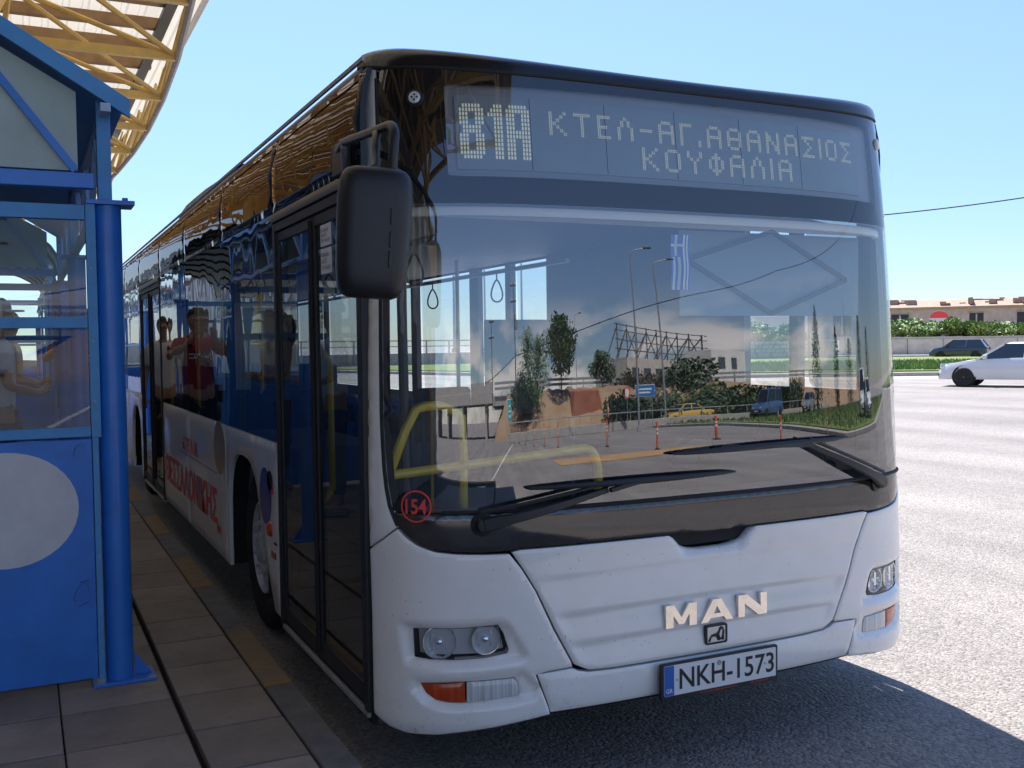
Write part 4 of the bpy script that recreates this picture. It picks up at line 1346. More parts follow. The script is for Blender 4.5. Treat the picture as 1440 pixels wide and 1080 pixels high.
# wipers
def wiper(pv, elbow, tip0, tip1, off0=.035):
    w = empty('wiper', (0, 0, 0)); w.parent = bus; w.location = (-1.25, 0, 0)
    c = fmap(*pv, .0); ax = Sn(*pv)
    MB().lathe([(.040, -.006), (.042, .004), (.030, .010), (.026, .030), (.020, .040), (.001, .042)], c, ax, 24).build('wiper_pivot', M['black_plastic'], w, smooth=True)
    def lerp(a_, b_, t): return (a_[0] + (b_[0] - a_[0]) * t, a_[1] + (b_[1] - a_[1]) * t)
    n_ = 10
    vs, fs = [], []
    for i_ in range(n_ + 1):
        t = i_ / n_
        q = lerp(pv, elbow, t)
        P_ = fmap(q[0], q[1], off0 + .020 * math.sin(PI * min(1, t * 1.2)) - .012 * t)
        d = (fmap(*elbow) - fmap(*pv)).normalized()
        nrm = Sn(*q)
        sd = nrm.cross(d).normalized()
        wd = .021 * (1 - .45 * t) if t > .18 else .026
        hh_ = .009
        for a_, b_ in ((-1, -1), (1, -1), (.8, 1), (-.8, 1)):
            vs.append(P_ + sd * wd * a_ + nrm * hh_ * b_)
    for i_ in range(n_):
        for k_ in range(4):
            l_ = (k_ + 1) % 4
            fs.append((i_ * 4 + k_, i_ * 4 + l_, i_ * 4 + 4 + l_, i_ * 4 + 4 + k_))
    fs += [(3, 2, 1, 0), (n_ * 4, n_ * 4 + 1, n_ * 4 + 2, n_ * 4 + 3)]
    q = MB(); q.add(vs, fs); q.build('wiper_arm', M['black_plastic'], w, bevel=.003)
    # second thin parallel link
    pts_ = [fmap(lerp(pv, elbow, t)[0] - .01, lerp(pv, elbow, t)[1] + .045 - .02 * t, off0 + .004) for t in [i_ / 8 for i_ in range(9)]]
    MB().tube(pts_, .007, 6).build('wiper_link', M['black_plastic'], w, smooth=True)
    # blade: rail + rubber + claws
    N_ = 16
    pr = [fmap(*lerp(tip0, tip1, t), .028 + .016 * math.sin(PI * t)) for t in [i_ / N_ for i_ in range(N_ + 1)]]
    MB().tube(pr, [.004 + .008 * math.sin(PI * (i_ / N_)) ** .6 if 0 < i_ < N_ else .004 for i_ in range(N_ + 1)], 8).build('blade_rail', M['black_plastic'], w, smooth=True)
    bl = MB()
    for i_ in range(N_):
        a_, b_ = lerp(tip0, tip1, i_ / N_), lerp(tip0, tip1, (i_ + 1) / N_)
        bl.add([fmap(a_[0], a_[1] - .004, .001), fmap(b_[0], b_[1] - .004, .001), fmap(b_[0], b_[1] - .002, .024), fmap(a_[0], a_[1] - .002, .024),
                fmap(a_[0], a_[1] + .004, .001), fmap(b_[0], b_[1] + .004, .001), fmap(b_[0], b_[1] + .002, .024), fmap(a_[0], a_[1] + .002, .024)], [(0, 1, 2, 3), (7, 6, 5, 4), (0, 4, 5, 1), (3, 2, 6, 7)])
    bl.build('blade_rubber', M['rubber'], w)
    mid = lerp(tip0, tip1, .5)
    MB().beam(fmap(elbow[0], elbow[1], .04), fmap(mid[0], mid[1], .045), .02, .016).build('blade_clip', M['black_plastic'], w, bevel=.003)
    return w
wiper((-.93, .945), (-.47, 1.040), (-.771, 1.063), (.088, 1.070))
wiper((.906, .964), (.46, 1.150), (-.192, 1.152), (.675, 1.168))
# near-side mirror
mr_ = empty('wing_mirror', (-1.25, 0, 0)); mr_.parent = bus
mb = MB()
cx, cy, cz = -.175, -.30, 1.885
hw, hh_, hd = .105, .185, .075
rowsv = []
NV, NH = 14, 28
for j in range(NV + 1):
    t = j / NV
    zz = math.copysign(abs(math.cos(PI * t)) ** .42, math.cos(PI * t))
    rad = abs(math.sin(PI * t)) ** .30 if 0 < j < NV else 0
    tp = 1 + .05 * zz
    for k in range(NH):
        a_ = 2 * PI * k / NH
        ca, sa = math.cos(a_), math.sin(a_)
        X = math.copysign(abs(ca) ** .45, ca) * hw * rad * tp
        Y = math.copysign(abs(sa) ** .6, sa) * hd * rad
        mb.v.append((X, Y, zz * hh_))
for j in range(NV):
    for k in range(NH):
        l_ = (k + 1) % NH
        mb.f.append((j * NH + k, j * NH + l_, (j + 1) * NH + l_, (j + 1) * NH + k))
Mx = Matrix.Rotation(R(-14), 3, 'Z') @ Matrix.Rotation(R(4), 3, 'Y')
mb.v = [tuple(V((cx, cy, cz)) + Mx @ V(v)) for v in mb.v]
mb.build('mirror_housing', M['mirror_shell'], mr_, smooth=True, ang=80)
q = MB(); q.obox(V((cx, cy, cz)) + Mx @ V((0, .072, 0)), (.17, .006, .31), Mx); q.build('mirror_glass', M['reflector'], mr_, bevel=.004)
q = MB(); 
for zz in (-.075, -.02, .045): q.obox(V((cx, cy, cz)) + Mx @ V((.045, -.0755, zz)), (.007, .006, .045), Mx)
q.build('housing_emboss', M['mirror_shell'], mr_, bevel=.002)
q = MB().lathe([(.012, -.002), (.010, .006), (.001, .008)], V((cx, cy, cz)) + Mx @ V((.03, -.05, -.165)), Mx @ V((0, -1, -.35)), 16); q.build('adjuster_cap', M['steel'], mr_, smooth=True)
def bez(P, n=14):
    out = []
    for i in range(n + 1):
        t = i / n
        Q = [V(p) for p in P]
        while len(Q) > 1: Q = [Q[k] * (1 - t) + Q[k + 1] * t for k in range(len(Q) - 1)]
        out.append(Q[0])
    return out
top = V((-.115, -.30, 2.05))
MB().tube([V((-.02, .56, 2.285)), V((-.05, .40, 2.282)), V((-.10, -.18, 2.215))] + bez([(-.105, -.24, 2.208), (-.108, -.30, 2.205), (-.11, -.315, 2.17)], 6) + [V((-.115, -.31, 2.10)), top - V((0, 0, .02))], .0145, 12).build('mirror_arm', M['mirror_shell'], mr_, smooth=True)
MB().tube([V((-.095, -.10, 2.215))] + bez([(-.11, -.16, 2.20), (-.13, -.20, 2.18), (-.135, -.22, 2.13)], 6) + [V((-.15, -.26, 2.085)), V((-.20, -.28, 2.05))], .012, 12).build('mirror_arm', M['mirror_shell'], mr_, smooth=True)
MB().tube([V((-.015, .50, 2.20)), V((-.06, .36, 2.262))], .012, 10).build('mirror_brace', M['steel'], mr_, smooth=True)
MB().box(-.03, .47, 2.19, .004, .62, 2.31).build('mirror_bracket', M['mirror_shell'], mr_, bevel=.008)
# --- interior
bp(MB().box(.06, .45, .33, 2.44, 1.86, .36).box(.64, 1.862, .33, 1.86, 3.148, .36).box(.06, 3.15, .33, 2.44, 7.9, .36).box(.64, 7.902, .33, 1.86, 8.998, .36).box(.06, 9.0, .33, 2.44, 11.9, .36), 'floor', mat('bus_floor', (.10, .11, .12), .7, var=.2, scale=20))
bp(MB().box(.08, 1.0, 2.215, 2.42, 11.9, 2.235), 'ceiling_lining', M['ceiling'])
bpan('header_trim', [(-1.26, 2.02), (1.26, 2.02), (1.26, 2.052), (-1.26, 2.052)], M['cream'], bus, off=-.035, th=.02, grid=.06, rnd=.002)
bp(MB().prism([(-1.24, 2.03), (1.24, 2.03), (1.24, 2.046), (-1.24, 2.046)], lambda s, z: fmap(s, z, -.05), lambda s, z: fmap(s, z + .1, -.34)), 'header_lining', M['cream'])
# dashboard
dpoly = [(-1.16, 0), (1.16, 0)]
mbd = MB()
N_ = 24
for i in range(N_ + 1):
    s = -1.24 + 2.48 * i / N_
    a_ = fmap(s, .985, -.03)
    b_ = V((a_.x * .94 + 1.25 * .06, max(.34, a_.y + .22), .96))
    c_ = V((b_.x, b_.y + .06, .80))
    d_ = V((a_.x, a_.y + .01, .60))
    mbd.v += [tuple(a_), tuple(b_), tuple(c_), tuple(d_)]
for i in range(N_):
    for k in range(3): mbd.f.append((i * 4 + k, i * 4 + k + 1, i * 4 + 5 + k, i * 4 + 4 + k))
bp(mbd, 'dashboard', M['dash'], smooth=True)
bp(MB().box(1.55, .50, .5, 2.35, .78, 1.0).box(1.60, .46, .98, 2.25, .60, 1.08), 'driver_console', M['dash'], bevel=.03, seg=3)
sw = V((1.95, .92, 1.06)); ax = V((0, .55, .83)).normalized(); o1 = ax.orthogonal().normalized(); o2 = ax.cross(o1)
bp(MB().tube([sw + (o1 * math.cos(t) + o2 * math.sin(t)) * .22 for t in [2 * PI * i / 28 for i in range(28)]], .014, 8, closed=True).tube([sw - o1 * .21, sw + o1 * .21], .012, 6).tube([sw, sw - ax * .3], .03, 8), 'steering_wheel', M['dash'], smooth=True)
bp(MB().box(1.72, 1.20, .75, 2.18, 1.62, .88).box(1.74, 1.58, .85, 2.16, 1.70, 1.50).box(1.82, 1.60, 1.50, 2.08, 1.68, 1.72), 'driver_seat', M['dash'], bevel=.04, seg=3)
bp(MB().box(1.18, 1.92, .36, 2.42, 1.95, 1.70), 'cab_partition', M['interior'], bevel=.01)
bp(MB().box(1.16, .95, .36, 1.19, 1.92, 1.22), 'cab_door', M['interior'], bevel=.02)
bp(MB().box(.12, 1.88, .36, .60, 3.2, 1.06), 'wheel_box', M['interior'], bevel=.03)
bp(MB().box(1.9, 1.98, .36, 2.40, 3.2, 1.06), 'wheel_box', M['interior'], bevel=.03)
# sun blind
bp(MB().box(1.33, .330, 1.672, 2.30, .336, 2.02), 'sun_blind', M['blind'])
bd = MB()
dm = [(1.36, 1.90), (1.80, 2.03), (2.22, 1.83), (1.80, 1.68)]
for i in range(4):
    a_, b_ = dm[i], dm[(i + 1) % 4]
    bd.beam((a_[0], .322, a_[1]), (b_[0], .322, b_[1]), .008, .018)
bp(bd, 'blind_linkage', mat('blind_linkage_grey', (.07, .075, .085), .6))
# pennant
fl = MB()
fx0, fx1, fz0, fz1 = 1.150, 1.240, 1.765, 1.975
pen = empty('pennant', (0, 0, 0)); pen.parent = bus; pen.location = (-1.25, 0, 0)
def wavy(x, z): return V((x, .13 + .006 * math.sin((x - fx0) * 90) + .004 * math.sin(z * 40), z))
def strip(x0, x1, z0, z1, mt, name, d=0):
    q = MB(); nx, nz = 6, 8
    for i in range(nx + 1):
        for j in range(nz + 1):
            p = wavy(x0 + (x1 - x0) * i / nx, z0 + (z1 - z0) * j / nz); p.y -= d
            q.v.append(tuple(p))
    for i in range(nx):
        for j in range(nz): q.f.append((i * (nz + 1) + j, i * (nz + 1) + j + 1, (i + 1) * (nz + 1) + j + 1, (i + 1) * (nz + 1) + j))
    q.build(name, mt, pen, smooth=True, recalc=False)
fb = mat('flag_blue', (.05, .16, .55), .7); fwht = mat('flag_white', (.85, .86, .88), .7)
strip(fx0, fx1, fz0, fz1, fb, 'pennant_cloth')
w9 = (fx1 - fx0) / 9
for k in (5, 7): strip(fx0 + w9 * k, fx0 + w9 * (k + 1), fz0, fz1, fwht, 'pennant_stripe', .002)
for k in (1, 3): strip(fx0 + w9 * k, fx0 + w9 * (k + 1), fz0, fz1 - .085, fwht, 'pennant_stripe', .002)
strip(fx0 + w9 * 2, fx0 + w9 * 3, fz1 - .080, fz1, fwht, 'pennant_cross', .002)
strip(fx0, fx0 + w9 * 5, fz1 - .045, fz1 - .035, fwht, 'pennant_cross', .003)
# yellow rails near the door
bp(MB().tube([V((.08, .40, 1.06)), V((.10, .37, 1.13)), V((.15, .36, 1.26))] + bez([(.19, .36, 1.33), (.28, .36, 1.37), (.37, .36, 1.30)], 8) + [V((.375, .36, 1.15)), V((.375, .38, .5))], .017, 10), 'handrail', M['yellow_rail'], smooth=True)
bp(MB().tube([V((.06, .36, 1.098)), V((.5, .36, 1.125)), V((.86, .36, 1.15))] + bez([(.90, .36, 1.152), (.95, .36, 1.14), (.955, .36, 1.05)], 6) + [V((.955, .36, .9))], .0175, 10), 'handrail', M['yellow_rail'], smooth=True)
bp(MB().tube([V((.16, .40, .5)), V((.155, .38, 1.2)), V((.155, .40, 2.1))], .018, 10), 'door_column', M['pillar_grey'], smooth=True)
bp(MB().tube([V((.22, .55, .36)), V((.22, .55, 2.2))], .012, 10), 'grab_pole', M['yellow_rail'], smooth=True)
bp(MB().box(.18, .42, .45, .24, .62, 1.3).box(.22, .50, .36, .42, .56, 1.35), 'door_screen', M['dash'], bevel=.02)
for (xx, yy) in ((.62, 3.3), (.62, 5.0), (1.85, 3.9), (1.85, 6.2), (.62, 8.2), (1.85, 8.2)):
    bp(MB().tube([V((xx, yy, .36)), V((xx, yy, 2.2))], .016, 8), 'grab_pole', M['yellow_rail'], smooth=True)
bp(MB().tube([V((.62, 1.2, 2.06)), V((.62, 11, 2.06))], .015, 8).tube([V((1.85, 2.2, 2.06)), V((1.85, 11, 2.06))], .015, 8), 'overhead_rail', M['steel'], smooth=True)
for (xx, yy) in ((.62, 1.5), (.62, 1.75), (.62, 2.6), (.62, 3.0), (1.85, 3.2), (1.85, 4.4)):
    c = V((xx, yy, 1.93))
    bp(MB().tube([c + V((.05 * math.sin(t) * (1 - .45 * math.cos(t)) * .8, 0, .075 * math.cos(t))) for t in [2 * PI * i / 20 for i in range(20)]], .006, 6, closed=True).tube([c + V((0, 0, .075)), c + V((0, 0, .13))], .005, 6), 'strap_loop', M['dash'], smooth=True)
# passenger seats
sm = MB().box(0, 0, .42, .42, .42, .50).box(0, .36, .48, .42, .44, 1.05)
seat0 = bp(sm, 'passenger_seat', M['seat'], bevel=.03, seg=3)
seat0.location = V((.10 - 1.25, 3.4, .2))
spots = [(.54, 3.4, .2), (.10, 4.2, .2), (.54, 4.2, .2), (.10, 5.0, 0), (.54, 5.0, 0), (1.52, 3.5, .2), (1.96, 3.5, .2), (1.52, 4.3, .0), (1.96, 4.3, .0), (1.52, 5.1, 0), (1.96, 5.1, 0), (1.52, 5.9, 0), (1.96, 5.9, 0),
         (.10, 8.6, .3), (.54, 8.6, .3), (1.52, 8.6, .3), (1.96, 8.6, .3), (.10, 9.5, .3), (.54, 9.5, .3), (1.52, 9.5, .3), (1.96, 9.5, .3)]
for x, y, z in spots:
    c = seat0.copy(); COL.objects.link(c); c.parent = bus
    c.location = (x - 1.25, y, z)

# ------------------------------------------------------------------ BLUE SHELTERS
def shelter(name, label, y0, y1, arched=False):
    k = empty(name, (-.79, y0, .15), 0, label, 'bus shelter')
    o = V((-.79, y0, .15))
    def kb(mb, nm, mt, **kw):
        mb.v = [(v[0] + .79, v[1] - y0, v[2] - .15) for v in mb.v]
        return mb.build(nm, mt, k, **kw)
    xw = -2.75
    ys = [y0 + .05 + (y1 - y0 - .1) * i / 2 for i in range(3)]
    for y in ys:
        for x in (-.75, xw):
            n = (x == -.75)
            kb(MB().lathe([(.056, .165), (.056, 2.165)], (x, y, 0), (0, 0, 1), 28), 'column', M['kiosk_blue'], smooth=True)
            kb(MB().box(x - .11, y - .08, .152, x + .14, y + .10, .166).prism([(.06, 0), (.13, 0), (.06, .10)], lambda a, c: V((x + a, y - .006, .165 + c)), lambda a, c: V((x + a, y + .006, .165 + c))), 'base_plate', M['kiosk_blue'], bevel=.003)
            kb(MB().box(x - .085, y - .07, 2.166, x + .105, y + .085, 2.185), 'cap_plate', M['kiosk_blue'], bevel=.002)
            kb(MB().box(x - .035, y - .035, 2.187, x + .020, y + .030, 2.60), 'eave_post', M['kiosk_light'], bevel=.003)
            if n: kb(MB().tube([(x + .07, y - .03, 2.185), (x + .07, y - .03, 2.20)], .012, 6), 'bolt', M['kiosk_blue'])
    # eave trusses along the platform
    for x in (-.755, xw + .03):
        kb(MB().box(x - .02, y0 + .09, 2.188, x + .02, y1 - .09, 2.225).box(x - .02, y0 - .1, 2.53, x + .02, y1 + .1, 2.565), 'eave_chord', M['truss_blue'], bevel=.003)
        z = MB()
        for a in range(2):
            ya, yb = ys[a] + .04, ys[a + 1] - .04
            nseg = 6
            for i in range(nseg):
                t0, t1 = ya + (yb - ya) * i / nseg, ya + (yb - ya) * (i + 1) / nseg
                za, zb2 = (2.215, 2.54) if i % 2 == 0 else (2.54, 2.215)
                kb(MB().beam((x, t0, za), (x, t1, zb2), .028, .028), 'truss_web', M['truss_blue'])
    # roof
    rx = (xw - .79) / 2
    if not arched:
        sl = [(-.68, 2.56), (rx, 3.22), (xw - .10, 2.56)]
        for (a, b_) in ((sl[0], sl[1]), (sl[2], sl[1])):
            dx, dz = b_[0] - a[0], b_[1] - a[1]
            kb(MB().add([(a[0], y0 - .06, a[1]), (b_[0], y0 - .06, b_[1]), (b_[0], y1 + .06, b_[1]), (a[0], y1 + .06, a[1]),
                         (a[0], y0 - .06, a[1] + .03), (b_[0], y0 - .06, b_[1] + .03), (b_[0], y1 + .06, b_[1] + .03), (a[0], y1 + .06, a[1] + .03)],
                        [(0, 1, 2, 3), (4, 7, 6, 5), (0, 4, 5, 1), (1, 5, 6, 2), (2, 6, 7, 3), (3, 7, 4, 0)]), 'roof_sheet', M['kiosk_light'])
            for yy in (y0 - .085, y1 + .065):
                kb(MB().beam((a[0] + (.02 if a[0] > -1 else -.02), yy + .01, a[1] - .0), (b_[0], yy + .01, b_[1] + .012), .022, .075, (0, 1, 0)) if False else
                   MB().prism([(a[0] + math.copysign(.02, -dx), a[1] - .045), (b_[0], b_[1] - .03), (b_[0], b_[1] + .045), (a[0] + math.copysign(.02, -dx), a[1] + .03)], lambda p, q_: V((p, yy, q_)), lambda p, q_: V((p, yy + .022, q_))), 'barge_board', M['kiosk_light'], bevel=.002)
        for yy in (y0 + .0, y1 - .0):
            kb(MB().prism([(-.86, 2.30), (rx + .03, 2.30), (rx + .03, 3.12), (-.86, 2.62)], lambda p, q_: V((p, yy, q_)), lambda p, q_: V((p, yy + .008, q_))), 'gable_sheet', M['poly'])
            kb(MB().prism([(rx - .03, 2.30), (xw + .1, 2.30), (xw + .1, 2.62), (rx - .03, 3.12)], lambda p, q_: V((p, yy, q_)), lambda p, q_: V((p, yy + .008, q_))), 'gable_sheet', M['poly'])
            kb(MB().box(rx - .028, yy - .02, 2.25, rx + .028, yy + .03, 3.15).box(xw, yy - .02, 2.228, -.80, yy + .03, 2.29), 'gable_frame', M['kiosk_blue'], bevel=.003)
            kb(MB().beam((-.87, yy - .004, 2.30), (-1.25, yy - .004, 2.80), .03, .03), 'gable_brace', M['kiosk_blue'])
    else:
        n = 14
        pts = [(rx + (1.12) * math.cos(PI * i / n), 2.55 + .62 * math.sin(PI * i / n)) for i in range(n + 1)]
        q = MB()
        for i in range(n + 1):
            q.v += [(pts[i][0], y0 - .1, pts[i][1]), (pts[i][0], y1 + .1, pts[i][1])]
        for i in range(n): q.f.append((2 * i, 2 * i + 1, 2 * i + 3, 2 * i + 2))
        kb(q, 'roof_sheet', M['poly'], smooth=True, recalc=False)
        for j in range(9):
            yy = y0 - .08 + (y1 - y0 + .16) * j / 8
            kb(MB().tube([(p[0], yy, p[1] - .02) for p in pts], .022, 6), 'roof_rib', M['ink'], smooth=True)
    # end walls: lower blue sheet, window frame with glass, mid rail
    for yy, name_end in ((y0, 1), (y1, 2)):
        kb(MB().box(xw + .07, yy - .004, .19, -.838, yy + .022, 1.195), 'end_panel', M['kiosk_blue'], bevel=.003)
        fr = MB()
        fr.box(-.836, yy - .012, .185, -.812, yy + .034, 1.20)
        fr.box(-.838, yy - .012, 1.20, -.800, yy + .034, 2.166)
        fr.box(xw + .07, yy - .010, 1.205, -.840, yy + .032, 1.245).box(xw + .07, yy - .010, 2.10, -.840, yy + .032, 2.16)
        fr.box(xw + .07, yy - .008, 1.655, -.840, yy + .03, 1.70)
        for xx in (-1.55, xw + .07): fr.box(xx, yy - .009, 1.245, xx + .045, yy + .031, 2.10)
        kb(fr, 'window_frame', M['kiosk_light'], bevel=.002)
        sc_ = MB()
        for zz in (.3, .7, 1.1, 1.35, 1.6, 1.9): sc_.lathe([(.006, 0), (.005, .003)], (-.822, yy - .012, zz), (0, -1, 0), 8)
        kb(sc_, 'screw', M['galv'])
        for xa, xb in ((xw + .115, -1.55), (-1.505, -.840)):
            for za, zb2 in ((1.245, 1.655), (1.70, 2.10)):
                kb(MB().quad((xa, yy + .012, za), (xb, yy + .012, za), (xb, yy + .012, zb2), (xa, yy + .012, zb2)), 'window_pane', M['kiosk_glass'], recalc=False)
    # back wall
    for i in range(2):
        a, b_ = ys[i] + .07, ys[i + 1] - .07
        kb(MB().box(xw - .01, a, .19, xw + .015, b_, 1.05), 'back_panel', M['kiosk_blue'], bevel=.003)
        kb(MB().box(xw - .01, a, 1.06, xw + .01, b_, 1.60), 'back_board', M['wall_white'])
        kb(MB().quad((xw, a, 1.62), (xw, b_, 1.62), (xw, b_, 2.15), (xw, a, 2.15)), 'window_pane', M['kiosk_glass'], recalc=False)
    if arched:
        for i in range(2):
            a, b_ = ys[i] + .07, ys[i + 1] - .07
            kb(MB().box(-.80, a, .19, -.785, b_, 1.05), 'front_panel', M['kiosk_blue'], bevel=.003)
            kb(MB().box(-.81, a, 1.62, -.775, b_, 1.66).box(-.81, a, 2.30, -.775, b_, 2.34), 'front_rail', M['kiosk_light'])
            kb(MB().quad((-.79, a, 1.66), (-.79, b_, 1.66), (-.79, b_, 2.15), (-.79, a, 2.15)), 'window_pane', M['kiosk_glass'], recalc=False)
    kb(MB().box(xw + .12, y0 + .4, .56, xw + .50, y1 - .4, .60).box(xw + .2, y0 + .7, .15, xw + .4, y0 + .75, .56).box(xw + .2, y1 - .75, .15, xw + .4, y1 - .7, .56), 'bench', M['steel'], bevel=.004)
    return k
shelter_near = shelter('shelter', 'blue painted steel shelter with pitched roof and windowed end wall nearest the camera', 1.45, 6.90)
sh2 = shelter('shelter', 'second blue shelter along the platform with a round arched roof', 10.2, 19.0, True)
# stickers and graffiti on the near panel
q = MB(); el = ellipse(-1.165, .92, .27, .235, 40)
q.prism(el, lambda a, c: V((a, 1.4445, c)), lambda a, c: V((a, 1.442, c)))
o = q.build('round_sticker', M['shirt_white'], None); tag(o, 'pale round sticker on the blue end panel of the near shelter', 'sticker')
q = MB()
random.seed(3)
for (x, z, w, h) in ((-.895, .56, .03, .035), (-.885, 1.165, .022, .012), (-.89, 1.15, .02, .02)):
    q.tube([V((x + w * math.cos(t) , 1.4438, z + h * math.sin(t * 1.3))) for t in [i * .5 for i in range(9)]], .0009, 4)
q.beam((-.90, 1.4438, .60), (-.865, 1.4438, .606), .002, .002).beam((-.905, 1.4438, .50), (-.868, 1.4438, .515), .002, .002)
o = q.build('graffiti', M['ink'], None); tag(o, 'thin dark pen scribble on the blue end panel of the near shelter', 'graffiti')

# ------------------------------------------------------------------ STATION CANOPY
can = empty('station_canopy', (-6, 12, 0), 0, 'large yellow steel space frame canopy with pale corrugated roof over the platform', 'canopy')
CO = V((-6, 12, 0))
def cb(mb, nm, mt, **kw):
    mb.v = [(v[0] + 6, v[1] - 12, v[2]) for v in mb.v]
    return mb.build(nm, mt, can, **kw)
PY_, PX_ = 2.68, 2.6
ZB, ZT = 6.0, 7.15
def xedge(y): return 1.30 - min(.55, .0052 * (y - 18.5) ** 2)
rowsY = [13.10 + PY_ * i for i in range(-8, 10)]
colsX = 6
nodeB = {}
for y in rowsY:
    for i in range(colsX): nodeB[(y, i)] = V((xedge(y) - PX_ * i, y, ZB))
nodeT = {}
for j, y in enumerate(rowsY):
    for i in range(colsX): nodeT[(j, i)] = V((xedge(y) + .55 - PX_ * i - .2, y + PY_ / 2, ZT))
far = MB()
for j, y in enumerate(rowsY):
    a, b_ = nodeB[(y, 0)], nodeB[(y, colsX - 1)]
    cb(MB().beam(a + V((.04, 0, 0)), b_, .11, .13), 'bottom_chord', M['yellow_steel'])
    for i in range(colsX):
        p = nodeB[(y, i)]
        for dj, di in ((0, 0), (-1, 0), (0, 1), (-1, 1)):
            t = nodeT.get((j + dj, i + di))
            if t is None: continue
            if y > 10: cb(MB().tube([p, t], .042, 6, caps=False), 'diagonal_brace', M['yellow_steel'], smooth=True)
            else: far.tube([p, t], .042, 6, caps=False)
tag(cb(far, 'far_braces', M['yellow_steel'], smooth=True), kind='stuff')
# edge ring pipe and upper edge verticals
pts = [nodeB[(y, 0)] + V((.02, 0, -.03)) for y in rowsY]
cb(MB().tube(pts, .05, 8), 'edge_pipe', M['ring'], smooth=True)
for j in range(len(rowsY) - 1):
    for f in (0, .5):
        y = rowsY[j] + PY_ * f
        p = V((xedge(y), y, ZB)); 
        cb(MB().tube([p, V((xedge(y) + .38, y + .2, ZT + .12))], .026, 6, caps=False), 'edge_strut', M['yellow_steel'], smooth=True)
for i in range(1, colsX):
    cb(MB().beam(nodeB[(rowsY[0], i)], nodeB[(rowsY[-1], i)], .09, .09), 'long_chord', M['yellow_steel'])
# purlins
y = rowsY[0]
while y < rowsY[-1] + PY_:
    cb(MB().box(xedge(y) - 14.4, y - .09, ZT + .02, xedge(y) + .10, y + .09, ZT + .20), 'purlin', M['brown_steel'])
    y += PY_ / 2
cb(MB().box(1.16, rowsY[0], ZT - .05, 1.34, rowsY[-1] + PY_, ZT + .019), 'edge_beam', M['ink'])
# corrugated sheet: ribs run along y
q = MB()
xr = 1.78
prof_ = []
x = xr
while x > -14.5:
    prof_ += [(x, ZT + .215), (x - .17, ZT + .215), (x - .20, ZT + .26), (x - .27, ZT + .26)]
    x -= .30
for ya_, yb_, mt_ in ((rowsY[0] - 1.5, -0.8, M['opaque_sheet']), (-0.8, rowsY[-1] + 3, M['light_sheet'])):
    q = MB()
    for a, c in prof_: q.v += [(a, ya_, c), (a, yb_, c)]
    for i in range(len(prof_) - 1): q.f.append((2 * i, 2 * i + 1, 2 * i + 3, 2 * i + 2))
    cb(q, 'roof_sheet', mt_, recalc=False)
cb(MB().box(1.785, rowsY[0] - 1.5, ZT + .10, 1.83, rowsY[-1] + 3, ZT + .36), 'fascia', M['sheet'])
for y in (-6, 4.6, 15.3, 26):
    cb(MB().lathe([(.22, .13), (.22, 6.0)], (-5.0, y, 0), (0, 0, 1), 20), 'column', M['yellow_steel'], smooth=True)
    for dx, dy in ((1, 0), (-1, 0), (0, 1), (0, -1)):
        cb(MB().tube([(-5.0, y, 4.6), (-5.0 + 1.3 * dx, y + 1.3 * dy, 6.0)], .06, 8), 'column_brace', M['yellow_steel'], smooth=True)

# ------------------------------------------------------------------ STATION BUILDING (mirrored in the bus flank)
sb_ = empty('station_building', (-10, 12, .15), 0, 'long grey station building with white upright wall panels behind the shelters', 'building')
def sbb(mb, nm, mt, **kw):
    mb.v = [(v[0] + 10, v[1] - 12, v[2] - .15) for v in mb.v]
    return mb.build(nm, mt, sb_, **kw)
sbb(MB().box(-16, -14, .15, -10, 130, 6.5), 'wall', M['wall_grey'])
sbb(MB().box(-16.3, -14.3, 6.5, -9.7, 130.3, 6.7), 'roof', M['concrete'])
random.seed(11)
y = -13.5
while y < 110:
    w = random.choice((.7, 1.0, 1.4))
    h0 = random.choice((2.6, 2.9, 3.1))
    sbb(MB().box(-9.995, y, h0, -9.93, y + w, 6.2), 'wall_panel', M['wall_white'], bevel=.01)
    y += w + random.choice((.5, .9, 1.3))
for i in range(16):
    y = -12 + i * 3.5
    w = MB().box(-9.99, y, .9, -9.96, y + 2.4, 2.3)
    sbb(w, 'window', M['window_far'])
# info board
# ------------------------------------------------------------------ RIGHT AND FAR SETTING
def sheet(name, pts, z, mt, kind='structure'):
    q = MB(); q.add([(a, b_, z) for a, b_ in pts], [tuple(range(len(pts)))])
    return tag(q.build(name, mt, None, recalc=False), kind=kind)
M['road_light'] = speckle_ground('worn_concrete_road', (0.36, 0.33, 0.31), (0.29, 0.265, 0.25), bump=0.5, sc=60, big=0.12, rough=0.9, spec=0.25)
sheet('road', [(9.0, 30), (19, 31), (60, 8), (130, -20), (400, -120), (400, 300), (60, 190), (9.0, 60)], .004, M['road_light'])
def raised(name, poly, z0, z1, mt, label=None, cat=None, kind=None, bevel=.02):
    q = MB().prism(poly, lambda a, c: V((a, c, z0)), lambda a, c: V((a, c, z1)))
    o = q.build(name, mt, None, bevel=bevel)
    return tag(o, label, cat, None, kind)
